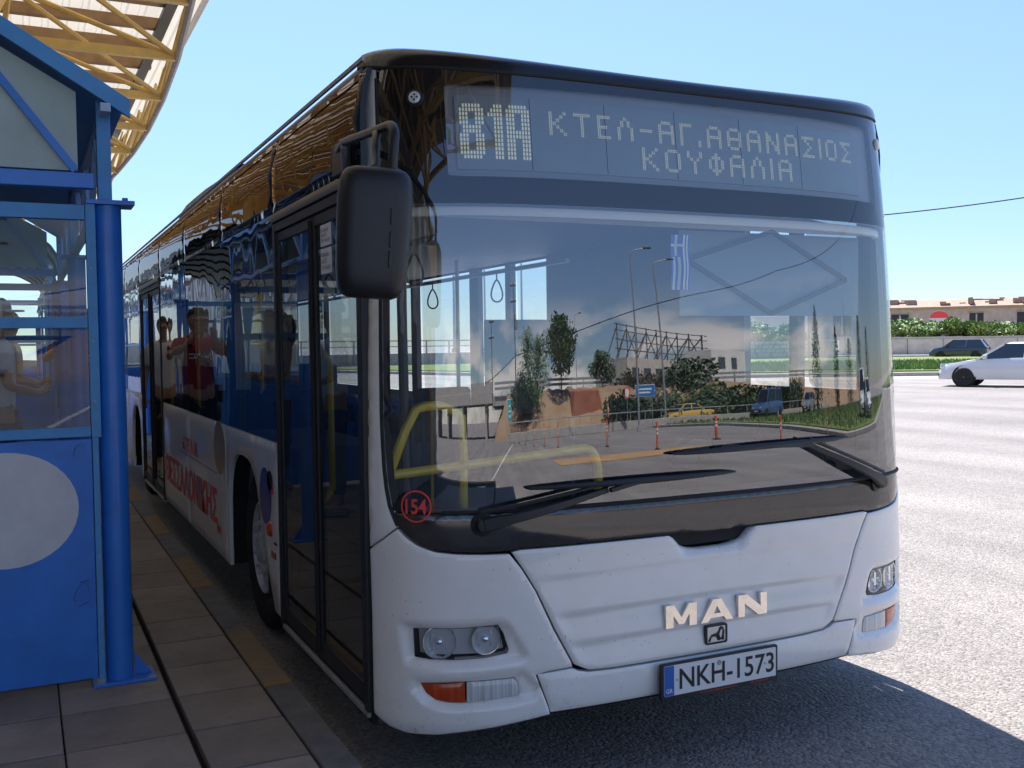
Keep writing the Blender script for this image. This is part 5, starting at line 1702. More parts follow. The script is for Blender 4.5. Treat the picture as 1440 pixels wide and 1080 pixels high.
# grass island beyond the road to the right
isl = [(22, 33.5), (31.5, 28.3), (45, 21), (70, 9), (110, -8), (125, 20), (85, 38), (60, 50), (42, 58), (25, 62), (14, 60)]
raised('kerb', isl, 0, .16, M['concrete'], kind='structure')
isl2 = [(a * .985 + .9, b_ * .985 + .9) for a, b_ in isl]
raised('grass_bank', isl2, .10, .24, M['grass'], kind='structure', bevel=.05)
def tufts(name, poly, n, z, mt, h=.12, label=None):
    xs = [p[0] for p in poly]; ys_ = [p[1] for p in poly]
    q = MB()
    c = 0
    while c < n:
        x, y = random.uniform(min(xs), max(xs)), random.uniform(min(ys_), max(ys_))
        if not inpoly((x, y), poly): continue
        c += 1
        a = random.uniform(0, PI)
        hh = h * random.uniform(.5, 1.4)
        w = .02 + hh * .25
        dx, dy = math.cos(a) * w, math.sin(a) * w
        lx, ly = random.uniform(-.4, .4) * hh, random.uniform(-.4, .4) * hh
        q.add([(x - dx, y - dy, z), (x + dx, y + dy, z), (x + lx, y + ly, z + hh)], [(0, 1, 2)])
    return tag(q.build(name, mt, None, recalc=False), label, 'grass', None, 'stuff')
near = [(24, 33.6), (31.5, 29.4), (45, 22.1), (60, 15), (66, 26), (50, 34), (34, 42), (24, 44)]
tufts('grass', near, 26000, .22, M['leaf_bright'], .22, 'short sunlit green grass on the roadside island')

def leaf_cloud(q, c, rad, n, size, sq=(1, 1, 1)):
    for _ in range(n):
        while True:
            d = V((random.uniform(-1, 1), random.uniform(-1, 1), random.uniform(-1, 1)))
            if d.length < 1: break
        d = d.normalized() * d.length ** .45
        p = V(c) + V((d.x * rad * sq[0], d.y * rad * sq[1], d.z * rad * sq[2]))
        a = V((random.uniform(-1, 1), random.uniform(-1, 1), random.uniform(-.6, 1))).normalized() * size * random.uniform(.6, 1.3)
        b_ = a.orthogonal().normalized() * a.length * .55
        q.add([p - a, p + b_, p + a, p - b_], [(0, 1, 2, 3)])
def tree(name, label, loc, h, cr, mt, kind='round', clumps=26, leaves=60, leaf=.16, cat='tree', group=None):
    t = empty(name, loc, random.uniform(0, 6), label, cat, group)
    th_ = h * (.32 if kind == 'round' else .12)
    if kind == 'bush': th_ = h * .1
    tr = MB().tube([V((0, 0, -.1)), V((.03 * h, 0, th_ * .6)), V((0, .02 * h, th_ * 1.3)), V((.02 * h, 0, h * .75))], [h * .028 + .02, h * .022 + .015, h * .016 + .01, .01], 8)
    cen = []
    for i in range(clumps):
        if kind == 'cypress':
            f = (i + .5) / clumps
            z = h * (.08 + .9 * f)
            rr = cr * (math.sin(PI * min(1, .12 + f * .9)) ** .6) * (1 - .45 * f)
            a = random.uniform(0, 6.28)
            c = V((math.cos(a) * rr * .35, math.sin(a) * rr * .35, z)); r_ = max(.1, rr * .75)
            sq = (1, 1, 1.7)
        elif kind == 'bush':
            a = random.uniform(0, 6.28); d = cr * math.sqrt(random.random())
            c = V((math.cos(a) * d, math.sin(a) * d, h * random.uniform(.25, .82) * (1 - .35 * (d / cr) ** 2))); r_ = cr * random.uniform(.25, .42); sq = (1, 1, .8)
        else:
            a = random.uniform(0, 6.28); u = random.random()
            z = th_ + (h - th_) * (.1 + .85 * u)
            d = cr * math.sin(PI * (.15 + .8 * u)) * random.uniform(.3, 1)
            c = V((math.cos(a) * d, math.sin(a) * d, z)); r_ = cr * random.uniform(.2, .42); sq = (1, 1, .75)
            if i < 9: tr.tube([V((0, 0, th_ * random.uniform(.8, 1.3))), c * .55 + V((0, 0, th_ * .4)), c], [h * .011 + .01, h * .007 + .006, .006], 5)
        cen.append((c, r_, sq))
    tr.build('trunk', M['bark'], t, smooth=True)
    q = MB()
    for c, r_, sq in cen: leaf_cloud(q, c, r_, leaves, leaf, sq)
    o = q.build('crown', mt, t, recalc=False)
    return t
def dirpt(px, dist, z=0):
    """a place on the ground, dist metres from the photographer, in the bearing of that column of the view"""
    a = YAW + math.atan((px - 720) / 1418.84)
    return V((CAM.x + dist * math.sin(a), CAM.y + dist * math.cos(a), z))
# retaining wall far right with bushes behind
pA, pB = dirpt(1180, 98), dirpt(1600, 98)
dv = (pB - pA).normalized(); nv = V((-dv.y, dv.x, 0))
wl_ = empty('retaining_wall', pA, math.atan2(dv.y, dv.x), 'low pale concrete retaining wall beyond the road, in front of the green bushes', 'wall')
L = (pB - pA).length
nb_ = 8
for i in range(nb_):
    MB().box(L / nb_ * i + .02, 0, 0, L / nb_ * (i + 1) - .02, .35, 1.55).build('wall_block', M['plaster'], wl_, bevel=.02)
MB().box(0, -.06, 1.553, L, .41, 1.72).build('coping', M['concrete'], wl_, bevel=.02)
raised('pavement', [tuple((pA - nv * 3)[:2]), tuple((pB - nv * 3)[:2]), tuple((pB + nv * .0)[:2]), tuple((pA + nv * 0)[:2])], 0, .15, M['concrete'], kind='structure')
q = MB().prism([tuple((pA + nv * .4)[:2]), tuple((pB + nv * .4)[:2]), tuple((pB + nv * 26)[:2]), tuple((pA + nv * 26)[:2])], lambda a, c: V((a, c, 0)), lambda a, c: V((a, c, 1.6)))
tag(q.build('terrace', M['dry'], None), kind='structure')
random.seed(21)
blabels = ['bright green bush on the wall just right of the bus', 'rounded green bush on the wall, second from the bus', 'pale green flowering bush on the wall, third from the bus', 'wide green bush on the wall below the dark doorway', 'tall green bush on the wall behind the dark car', 'dense green bush on the wall right of the dark car', 'green bush on the wall near the right picture edge', 'last green bush on the wall at the right picture edge']
for i in range(8):
    px = 1248 + i * 27 + random.uniform(-5, 5)
    c = dirpt(px, 100.5 + random.uniform(0, 2), 1.6)
    tree('bush', blabels[i], c, random.uniform(1.1, 2.5), random.uniform(1.2, 1.9), M['leaf_bright'], 'bush', 26, 60, .17, 'bush', 'green bushes on the retaining wall')
# ruined low building
rb = dirpt(1330, 112, 1.6)
ang = math.atan2(dv.y, dv.x)
ru = empty('derelict_house', rb, ang, 'derelict single storey house with pale peeling walls and rusty roof above the bushes', 'house')
MB().box(-14, 0, 0, 14, 6, 3.0).build('wall', M['plaster'], ru)
MB().box(-14.4, -.5, 3.003, 14.4, 6.4, 3.18).build('eaves', M['concrete'], ru, bevel=.03)
q = MB().prism([(-.6, 3.18), (6.6, 3.18), (3, 4.0)], lambda a, c: V((-14.5, a, c)), lambda a, c: V((14.5, a, c)))
q.build('roof', M['rust'], ru)
q = MB(); random.seed(5)
for i in range(60):
    x = random.uniform(-14, 14); w = random.uniform(.3, 1.2)
    q.box(x, random.uniform(-.3, 3), 3.4, x + w, random.uniform(3, 5), 3.55 + random.uniform(0, .55))
tag(q.build('roof_debris', M['rust'], ru), kind='stuff')
for x0, x1, nm in ((-5.2, -3.5, 'doorway'), (2.2, 3.5, 'doorway'), (6.5, 8, 'doorway'), (-11, -9.2, 'doorway')):
    MB().box(x0, -.03, .3, x1, .2, 2.5).build(nm, M['opening'], ru)
    MB().box(x0 - .12, -.06, 2.5, x1 + .12, .1, 2.65).build('lintel', M['concrete'], ru)
    MB().box(x0 + (x1 - x0) * .45, -.05, .5, x0 + (x1 - x0) * .55, .0, 2.4).build('frame_post', M['plaster'], ru)
q = MB().lathe([(.95, 0), (.95, .05)], (-.6, -.02, 1.9), (0, -1, 0), 32); q.build('round_sign', M['sign_white'], ru)
q = MB().prism([(-.6 + .9 * math.cos(PI * i / 14), 2.05 + .72 * math.sin(PI * i / 14)) for i in range(15)], lambda a, c: V((a, -.072, c)), lambda a, c: V((a, -.08, c))); q.build('sign_band', M['red'], ru)
MB().box(9.0, 2, 3.2, 10.2, 3.2, 5.6).build('chimney', M['concrete'], ru)
# far walls / houses seen through the bus
def house(name, label, loc, rz, w, d, h, storeys, wall, roofm=None, cat='house', ncol=5):
    e = empty(name, loc, rz, label, cat)
    MB().box(-w / 2, 0, 0, w / 2, d, h).build('wall', wall, e)
    MB().box(-w / 2 - .3, -.3, h, w / 2 + .3, d + .3, h + .25).build('roof', roofm or M['concrete'], e)
    sh = h / storeys
    for s in range(storeys):
        for c in range(ncol):
            x = -w / 2 + w * (c + .5) / ncol
            f = MB().box(x - .65, -.06, sh * s + .9, x + .65, .1, sh * s + 2.3).build('window', M['wall_white'], e)
            f2 = MB().box(x - .55, -.08, sh * s + 1.0, x + .55, -.058, sh * s + 2.2).build('pane', M['window_far'], f)
        if s: MB().box(-w / 2 + .5, -1.1, sh * s - .1, w / 2 - .5, -.002, sh * s + .05).build('balcony', M['wall_white'], e)
    return e
M['render_white'] = mat('white_render', (.68, .66, .62), .8, var=.08, scale=.6)
house('house', 'white flat roofed house far behind the green island, seen through the bus cab', dirpt(1075, 135, 1.5), ang, 16, 9, 6.4, 2, M['render_white'])
house('house', 'taller pale house behind the stone wall, seen through the bus cab', dirpt(1130, 150, 1.5), ang, 14, 9, 9, 3, M['render_white'])
sw_a, sw_b = dirpt(985, 74), dirpt(1175, 80)
dvs = (sw_b - sw_a); Ls = dvs.length; dvs.normalize()
swe = empty('stone_wall', sw_a, math.atan2(dvs.y, dvs.x), 'rough pale rubble stone wall behind the grass, seen through the bus cab', 'wall')
q = MB(); random.seed(9)
z = .1
while z < 1.5:
    x = 0
    hh = random.uniform(.22, .34)
    while x < Ls:
        w = random.uniform(.3, .75)
        dd = random.uniform(0, .1)
        q.box(x, -dd, z, x + w - .05, .3, z + hh - .045)
        x += w
    z += hh
tag(q.build('rubble_stones', M['stone'], swe, bevel=.0), kind='stuff')
MB().box(0, .05, 0, Ls, .4, 1.45).build('wall_core', M['concrete'], swe)
for i, (px, hh) in enumerate(((1060, 3.4), (1085, 2.6), (1108, 3.0))):
    tree('bush', ['leafy green shrub behind the stone wall, leftmost seen through the cab', 'low green shrub behind the stone wall, middle one seen through the cab', 'green shrub behind the stone wall, rightmost seen through the cab'][i], dirpt(px, 84, .3), hh, 1.9, M['leaf_bright'], 'bush', 22, 50, .2, 'bush')
raised('verge', [tuple(dirpt(960, 50)[:2]), tuple(dirpt(1185, 50)[:2]), tuple(dirpt(1190, 82)[:2]), tuple(dirpt(960, 78)[:2])], .0, .2, M['grass'], kind='structure')
# flyover parapet seen through the bus windows
fa, fb_ = dirpt(500, 70), dirpt(860, 85)
dvf = (fb_ - fa); Lf = dvf.length; dvf.normalize()
fo = empty('flyover', fa, math.atan2(dvf.y, dvf.x), 'concrete flyover with thin railing far behind the bus, seen through its windows', 'bridge')
MB().box(-20, 0, 0.0, Lf + 10, 8, 1.0).build('deck', M['concrete'], fo)
q = MB().tube([(-20, .2, 1.9), (Lf + 10, .2, 1.9)], .05, 6).tube([(-20, .2, 1.5), (Lf + 10, .2, 1.5)], .04, 6); q.build('railing', M['galv'], fo)
q = MB()
x = -20
while x < Lf + 10:
    q.box(x, .17, 1.0, x + .08, .25, 1.92); x += 2
tag(q.build('railing_posts', M['galv'], fo), kind='stuff')

# ------------------------------------------------------------------ street lamps, utility poles, wires
def lamp(name, label, loc, h, rz, double=False, group=None, lean=0):
    e = empty(name, loc, rz, label, 'street lamp', group)
    e.rotation_euler[1] = lean
    MB().tube([V((0, 0, 0)), V((0, 0, h * .5)), V((0, 0, h))], [.11, .09, .06], 10).build('pole', M['galv'], e, smooth=True)
    for sgn in ((1, -1) if double else (1,)):
        MB().tube([V((0, 0, h - .02)), V((sgn * .35, 0, h + .28)), V((sgn * 1.5, 0, h + .42))], .04, 8).build('lamp_arm', M['galv'], e, smooth=True)
        MB().box(min(sgn * 1.4, sgn * 2.2), -.14, h + .38, max(sgn * 1.4, sgn * 2.2), .14, h + .50).build('lamp_head', M['pole_dark'], e, bevel=.04)
    MB().box(-.18, -.18, 0, .18, .18, .3).build('base', M['concrete'], e, bevel=.02)
    return e
lamp('street_lamp', 'tall single arm street lamp mirrored left of the pennant in the windscreen', (24, -39, 0), 11.5, R(20), group='street lamps in front of the bus')
lamp('street_lamp', 'tall single arm street lamp mirrored just under the pennant', (31, -45, 0), 12.2, R(20), group='street lamps in front of the bus', lean=R(-2))
lamp('street_lamp', 'small distant street lamp mirrored above the left of the embankment', (32, -82, 3), 9.5, R(40), group='street lamps in front of the bus')
lamp('street_lamp', 'double headed street lamp mirrored near the right edge of the windscreen', (75, -42, 0), 20, R(10), True, group='street lamps in front of the bus')
for i, px in enumerate((640, 683, 735)):
    lamp('street_lamp', ['leftmost thin lamp on the flyover seen through the bus windows', 'middle thin lamp on the flyover seen through the bus windows', 'rightmost thin lamp on the flyover seen through the bus windows'][i], dirpt(px, 78 + 4 * i, 1.0), 8.5, R(-40), group='lamps on the flyover')
def upole(label, loc, h, rz):
    e = empty('utility_pole', loc, rz, label, 'utility pole', 'utility poles in front of the bus')
    MB().tube([V((0, 0, 0)), V((0, 0, h))], [.15, .10], 10).build('pole', M['pole_dark'], e, smooth=True)
    for z in (h - .25, h - 1.5):
        MB().box(-.9, -.06, z, .9, .06, z + .14).build('crossarm', M['pole_dark'], e, bevel=.01)
        q = MB()
        for x in (-.8, -.4, .4, .8): q.lathe([(.04, 0), (.06, .04), (.035, .09), (.055, .13), (.02, .17)], (x, 0, z + .14), (0, 0, 1), 10)
        q.build('insulators', M['sign_white'], e, smooth=True)
    return e
upole('wooden utility pole with two crossarms and a transformer mirrored left in the windscreen', (4.8, -47, 1.5), 9.0, R(10))
e = upole('thinner utility pole mirrored at the left edge of the embankment', (-2.5, -52, 2.0), 6.5, R(0))
q = MB().lathe([(.3, 0), (.32, .1), (.32, 1.1), (.2, 1.2)], (5.2, -47, 7.0), (0, 0, 1), 16)
tag(q.build('transformer', M['galv'], None, smooth=True), 'grey cylindrical transformer hanging on the nearer utility pole', 'transformer')
def wire(label, pts, sag, r=.02):
    out = []
    for a, b_ in zip(pts[:-1], pts[1:]):
        a, b_ = V(a), V(b_)
        for i in range(17):
            t = i / 16
            p = a.lerp(b_, t); p.z -= sag * 4 * t * (1 - t)
            out.append(p)
    o = MB().tube(out, r, 5).build('cable', M['rubber'], None, smooth=True)
    return tag(o, label, 'cable')
wire('black overhead cable rising to the right in the windscreen reflection', [(4.8, -47, 5.2), (33.5, -33.0, 9.6), (52, -14, 14.5)], .9, .035)
wire('black overhead cable dipping to the left pole in the windscreen reflection', [(4.8, -47, 5.2), (-6, -54, 3.9)], .25, .035)
c0 = dirpt(1180, 40, 6.1); c1 = dirpt(1600, 42, 7.1)
wire('thin black overhead cable against the sky right of the bus', [c0, c1], .15, .022)

# ------------------------------------------------------------------ in front of the bus (mirrored in the windscreen)
# embankment
def embank():
    q = MB()
    nx, ny = 90, 14
    random.seed(4)
    for i in range(nx + 1):
        x = -2 + 150 * i / nx
        for j in range(ny + 1):
            f = j / ny
            toe = -47 - .10 * max(0, 30 - x) + .0 * x
            y = toe - 13 * f
            z = 3.2 * (1 - math.cos(PI * min(1, f * 1.15))) / 2 * min(1, (x + 2) / 6 + .15)
            z += (math.sin(x * .9 + j) * .18 + math.sin(x * 2.3 + j * 1.7) * .12 + random.uniform(-.1, .1)) * (1 if 0 < f < .95 else 0)
            q.v.append((x + random.uniform(-.2, .2), y, max(-.02, z)))
    for i in range(nx):
        for j in range(ny):
            a = i * (ny + 1) + j
            q.f.append((a, a + 1, a + ny + 2, a + ny + 1))
    return q
tag(embank().build('embankment', M['dry'], None, smooth=True, recalc=False, ang=70), kind='structure')
tag(MB().box(-3, -85, 2.4, 150, -60, 3.15).build('upper_road', M['concrete'], None), kind='structure')
# red earth cutting and guard rail
q = MB().prism([(19.5, .8), (26, 1.0), (25.2, 3.0), (20.2, 3.0)], lambda a, c: V((a, -52.5, c)), lambda a, c: V((a, -58, c)))
tag(q.build('red_cutting', M['red_earth'], None, bevel=.2), kind='structure')
gr = empty('guard_rail', (-2, -59.6, 3.15), 0, 'long steel guard rail along the upper road on the embankment', 'guard rail')
for z in (.45, .85): MB().box(0, -.04, z, 120, .04, z + .22).build('rail', M['galv'], gr, bevel=.02)
for i in range(40): 
    if i == 0:
        gp = MB().box(-.06, -.06, 0, .06, .06, 1.1).build('post', M['galv'], gr)
    else:
        o = gp.copy(); COL.objects.link(o); o.parent = gr; o.location = (i * 3, 0, 0)
# underpass bridge at left
br = empty('road_bridge', (-4, -60, 0), 0, 'concrete road bridge over a dark underpass mirrored left in the windscreen', 'bridge')
MB().box(-42, -9, 2.6, 1, 0, 3.6).build('deck', M['concrete'], br, bevel=.05)
MB().box(-42, -.25, 3.61, 1, -.05, 4.3).build('parapet', M['concrete'], br)
for x in (-38, -27, -15, -2.5): MB().box(x, -8, 0, x + 1, -.4, 2.6).build('pier', M['concrete'], br)
# low wall with fence along the near side of the embankment foot
lw = empty('roadside_wall', (2, -44.5, 0), R(0), 'low dark roadside wall with railing at the foot of the dry slope', 'wall')
MB().box(0, 0, 0, 60, .3, .55).build('wall_base', M['concrete'], lw, bevel=.03)
MB().tube([(0, .15, 1.1), (60, .15, 1.1)], .035, 6).build('rail', M['galv'], lw)
for i in range(31):
    if i == 0: gp = MB().box(-.03, .12, .55, .03, .18, 1.12).build('post', M['galv'], lw)
    else:
        o = gp.copy(); COL.objects.link(o); o.parent = lw; o.location = (i * 2, 0, 0)
# road markings, ochre band, grass verge with kerb
sheet('ochre_band', [(6, -17.5), (13.5, -16.6), (22, -12), (24, -10), (23.6, -12.5), (15, -19), (6, -20.5)], .009, M['tan'])
for i in range(9):
    x0 = -1 + i * .0
sheet('lane_line', [(-2, -8.0), (-2 + .12, -8.0), (3.2, -40), (3.0, -40)], .009, M['line_white'])
verge = [(28.0, -43), (29.6, -37), (26.5, -26), (21.6, -12), (26.5, -5.5), (60, -3), (75, -30), (60, -43)]
raised('verge_kerb', verge, 0, .15, M['concrete'], kind='structure')
v2 = [(29.0, -42.2), (30.4, -37), (27.3, -25.5), (22.6, -12), (27, -6.5), (59, -4), (73.5, -30), (59.5, -42.2)]
raised('grass_verge', v2, .1, .21, M['grass'], kind='structure', bevel=.03)
tufts('grass', v2, 9000, .2, M['leaf'], .16, 'rough green verge grass mirrored at the right of the windscreen')
def post(label, loc, h=.85):
    e = empty('road_post', loc, 0, label, 'bollard', 'orange flexible road posts')
    MB().lathe([(.13, 0), (.13, .03), (.05, .05)], (0, 0, 0), (0, 0, 1), 16).build('base', M['rubber'], e, smooth=True)
    MB().lathe([(.048, .05), (.048, h), (.03, h + .02)], (0, 0, 0), (0, 0, 1), 16).build('post_tube', M['orange'], e, smooth=True)
    for z in (.55, .70): MB().lathe([(.0495, z * h), (.0495, z * h + .07)], (0, 0, 0), (0, 0, 1), 16).build('reflective_band', M['sign_white'], e, smooth=True)
    return e
pl_ = [((13.4, -19.3, .004), 'orange road post mirrored left of centre in the windscreen'), ((18.1, -22.1, .004), 'orange road post mirrored in the middle of the windscreen'), ((16.6, -15.9, .004), 'orange road post mirrored right of centre, by the wiper blade'),
       ((21, -14.5, .004), 'orange road post mirrored near the right wiper elbow')]
for p, lb in pl_: post(lb, p)
rp_ = [(13.0, -25), (9.2, -29), (8.0, -32), (6.8, -34.5), (5.6, -37.2), (4.6, -40)]
rl = ['nearest red and white road post of the curving row', 'second red and white road post of the curving row', 'third red and white road post of the curving row', 'fourth red and white road post of the curving row', 'fifth red and white road post of the curving row', 'farthest red and white road post of the curving row']
for p, lb in zip(rp_, rl): post(lb, (p[0], p[1], .004), 1.0)
def sign(label, loc, w, h, z, mt, cat='road sign', poles=2, rz=0, rim=True):
    e = empty('road_sign', loc, rz, label, cat)
    for x in ((-w * .35, w * .35) if poles == 2 else (0,)):
        MB().tube([V((x, 0, 0)), V((x, 0, z + h))], .035, 8).build('pole', M['galv'], e, smooth=True)
    MB().box(-w / 2, .04, z, w / 2, .07, z + h).build('sign_board', M['sign_white'], e, bevel=.01)
    MB().box(-w / 2 + .03, .07, z + .03, w / 2 - .03, .078, z + h - .03).build('sign_face', mt, e)
    return e
s1 = sign('blue direction sign on two posts mirrored right of the pennant', (26.0, -41.0, 0), 2.4, .75, 2.0, M['sign_blue'])
for k_, zz in enumerate((2.2, 2.42)): MB().box(-.9, .079, zz, .6 + .2 * k_, .083, zz + .1).build('sign_print', M['sign_white'], s1)
s2 = sign('small teal roadside sign mirrored above the yellow handrail', (2.4, -38, 0), .8, 1.1, 1.2, M['sign_teal'], poles=1)
for k_ in range(3): MB().box(-.2, .079, 1.4 + .25 * k_, .2, .083, 1.5 + .25 * k_).build('sign_print', M['sign_white'], s2)
e = empty('road_sign', (24.0, -41.5, 0), 0, 'round red bordered traffic sign beside the blue direction sign', 'road sign')
MB().tube([V((0, 0, 0)), V((0, 0, 2.6))], .035, 8).build('pole', M['galv'], e, smooth=True)
MB().lathe([(.38, 0), (.38, .02)], (0, .04, 2.3), (0, 1, 0), 24).build('sign_face', M['red'], e)
MB().lathe([(.27, 0), (.27, .006)], (0, .062, 2.3), (0, 1, 0), 24).build('sign_centre', M['sign_white'], e)

# trees on and beyond the embankment
random.seed(31)
tree('tree', 'dark upright young tree mirrored at the top of the slope left of the tall lamp', (18.5, -57, 2.6), 6.4, 3.9, M['leaf'], 'round', 60, 60, .24)
tree('tree', 'dense mid green conifer clump mirrored left on the upper road', (11.8, -72, 3.0), 5.6, 4.6, M['leaf'], 'cypress', 22, 110, .25)
tree('tree', 'second green conifer mirrored beside the clump on the upper road', (16.4, -73, 3.0), 5.0, 4.2, M['leaf'], 'cypress', 22, 110, .25)
tree('tree', 'small round tree mirrored beside the tall lamp foot', (29.5, -60, 2.8), 3.6, 2.8, M['leaf_dark'], 'round', 22, 60, .2)
for i, (x, y, hh, mtn, lb) in enumerate(((34.5, -59, 2.6, 'leaf_pink', 'pinkish oleander bush mirrored left of the lattice building'), (37.5, -59, 2.3, 'leaf_pink', 'second pinkish oleander bush mirrored beside the first'), (41.5, -57, 3.8, 'leaf_dark', 'dark pine mirrored in front of the lattice building'),
        (9.5, -54, 1.9, 'leaf', 'green shrub on the slope mirrored behind the utility pole'), (6.5, -53, 2.4, 'leaf_dark', 'dark tall shrub on the slope at the utility pole foot'), (28, -49, 2.0, 'leaf_dark', 'dark hedge bush at the foot of the slope, left one'), (32, -48.6, 2.1, 'leaf_dark', 'dark hedge bush at the foot of the slope, second one'),
        (36, -48.6, 2.2, 'leaf_dark', 'dark hedge bush at the foot of the slope, third one'), (40, -48.4, 2.4, 'leaf', 'green hedge bush at the foot of the slope, fourth one'), (45, -48, 2.6, 'leaf', 'green hedge bush at the foot of the slope, fifth one'), (50, -48, 2.6, 'leaf_dark', 'dark hedge bush at the foot of the slope, last one'))):
    tree('bush', lb, (x, y, .2 if y > -50 else 1.8), hh * 1.15, 2.9, M[mtn], 'bush', 34, 60, .2, 'bush')
for i, (x, y, hh, cr) in enumerate(((52, -41, 9.2, 1.7), (59, -38, 7.2, 1.5), (68, -36, 6.0, 2.6), (78, -33, 9.0, 3.0), (92, -30, 8.0, 3.2))):
    tree('cypress_tree', ['tallest slim cypress mirrored right of the sun blind', 'thin shorter cypress mirrored beside the tallest one', 'broad low cypress mirrored near the right glass edge', 'dark cypress mirrored at the right glass edge', 'rightmost cypress mirrored in the windscreen corner'][i], (x, y, 0), hh, cr, M['leaf_dark'], 'cypress', 26, 70, .16, 'tree', 'cypress trees in front of the bus')
# lattice billboard building
bl = empty('building', (50, -72, 2.8), R(-28), 'low pale building carrying rusty lattice billboard frames on its roof', 'building')
bl.scale = (1.55, 1, 1.1)
MB().box(-9, -8, 0, 9, 0, 3.2).build('wall', M['plaster'], bl)
MB().box(3, .003, 0, 9.5, 3, 4.2).build('annex', M['render_white'], bl)
for x in (4, 6.3): MB().box(x, 3.001, 2.2, x + 1.1, 3.05, 3.4).build('window', M['window_far'], bl)
for x in (-8, -5.5, -3, -.5): MB().box(x, .001, .9, x + 1.5, .05, 2.3).build('window', M['window_far'], bl)
lt = MB()
for i in range(9):
    x = -9 + i * 2.2
    lt.beam((x, -2, 3.2), (x, -2, 6.6), .12, .12).beam((x, -5, 3.2), (x, -2, 6.2), .10, .10)
    if i < 8: lt.beam((x, -2, 3.3 + (i % 2) * 2.9), (x + 2.2, -2, 6.2 - (i % 2) * 2.9), .09, .09)
for z in (4.1, 5.0, 5.9, 6.5): lt.beam((-9.5, -2, z), (9.4, -2, z), .09, .09, (0, 1, 0))
lt.build('billboard_lattice', M['billboard'], bl)

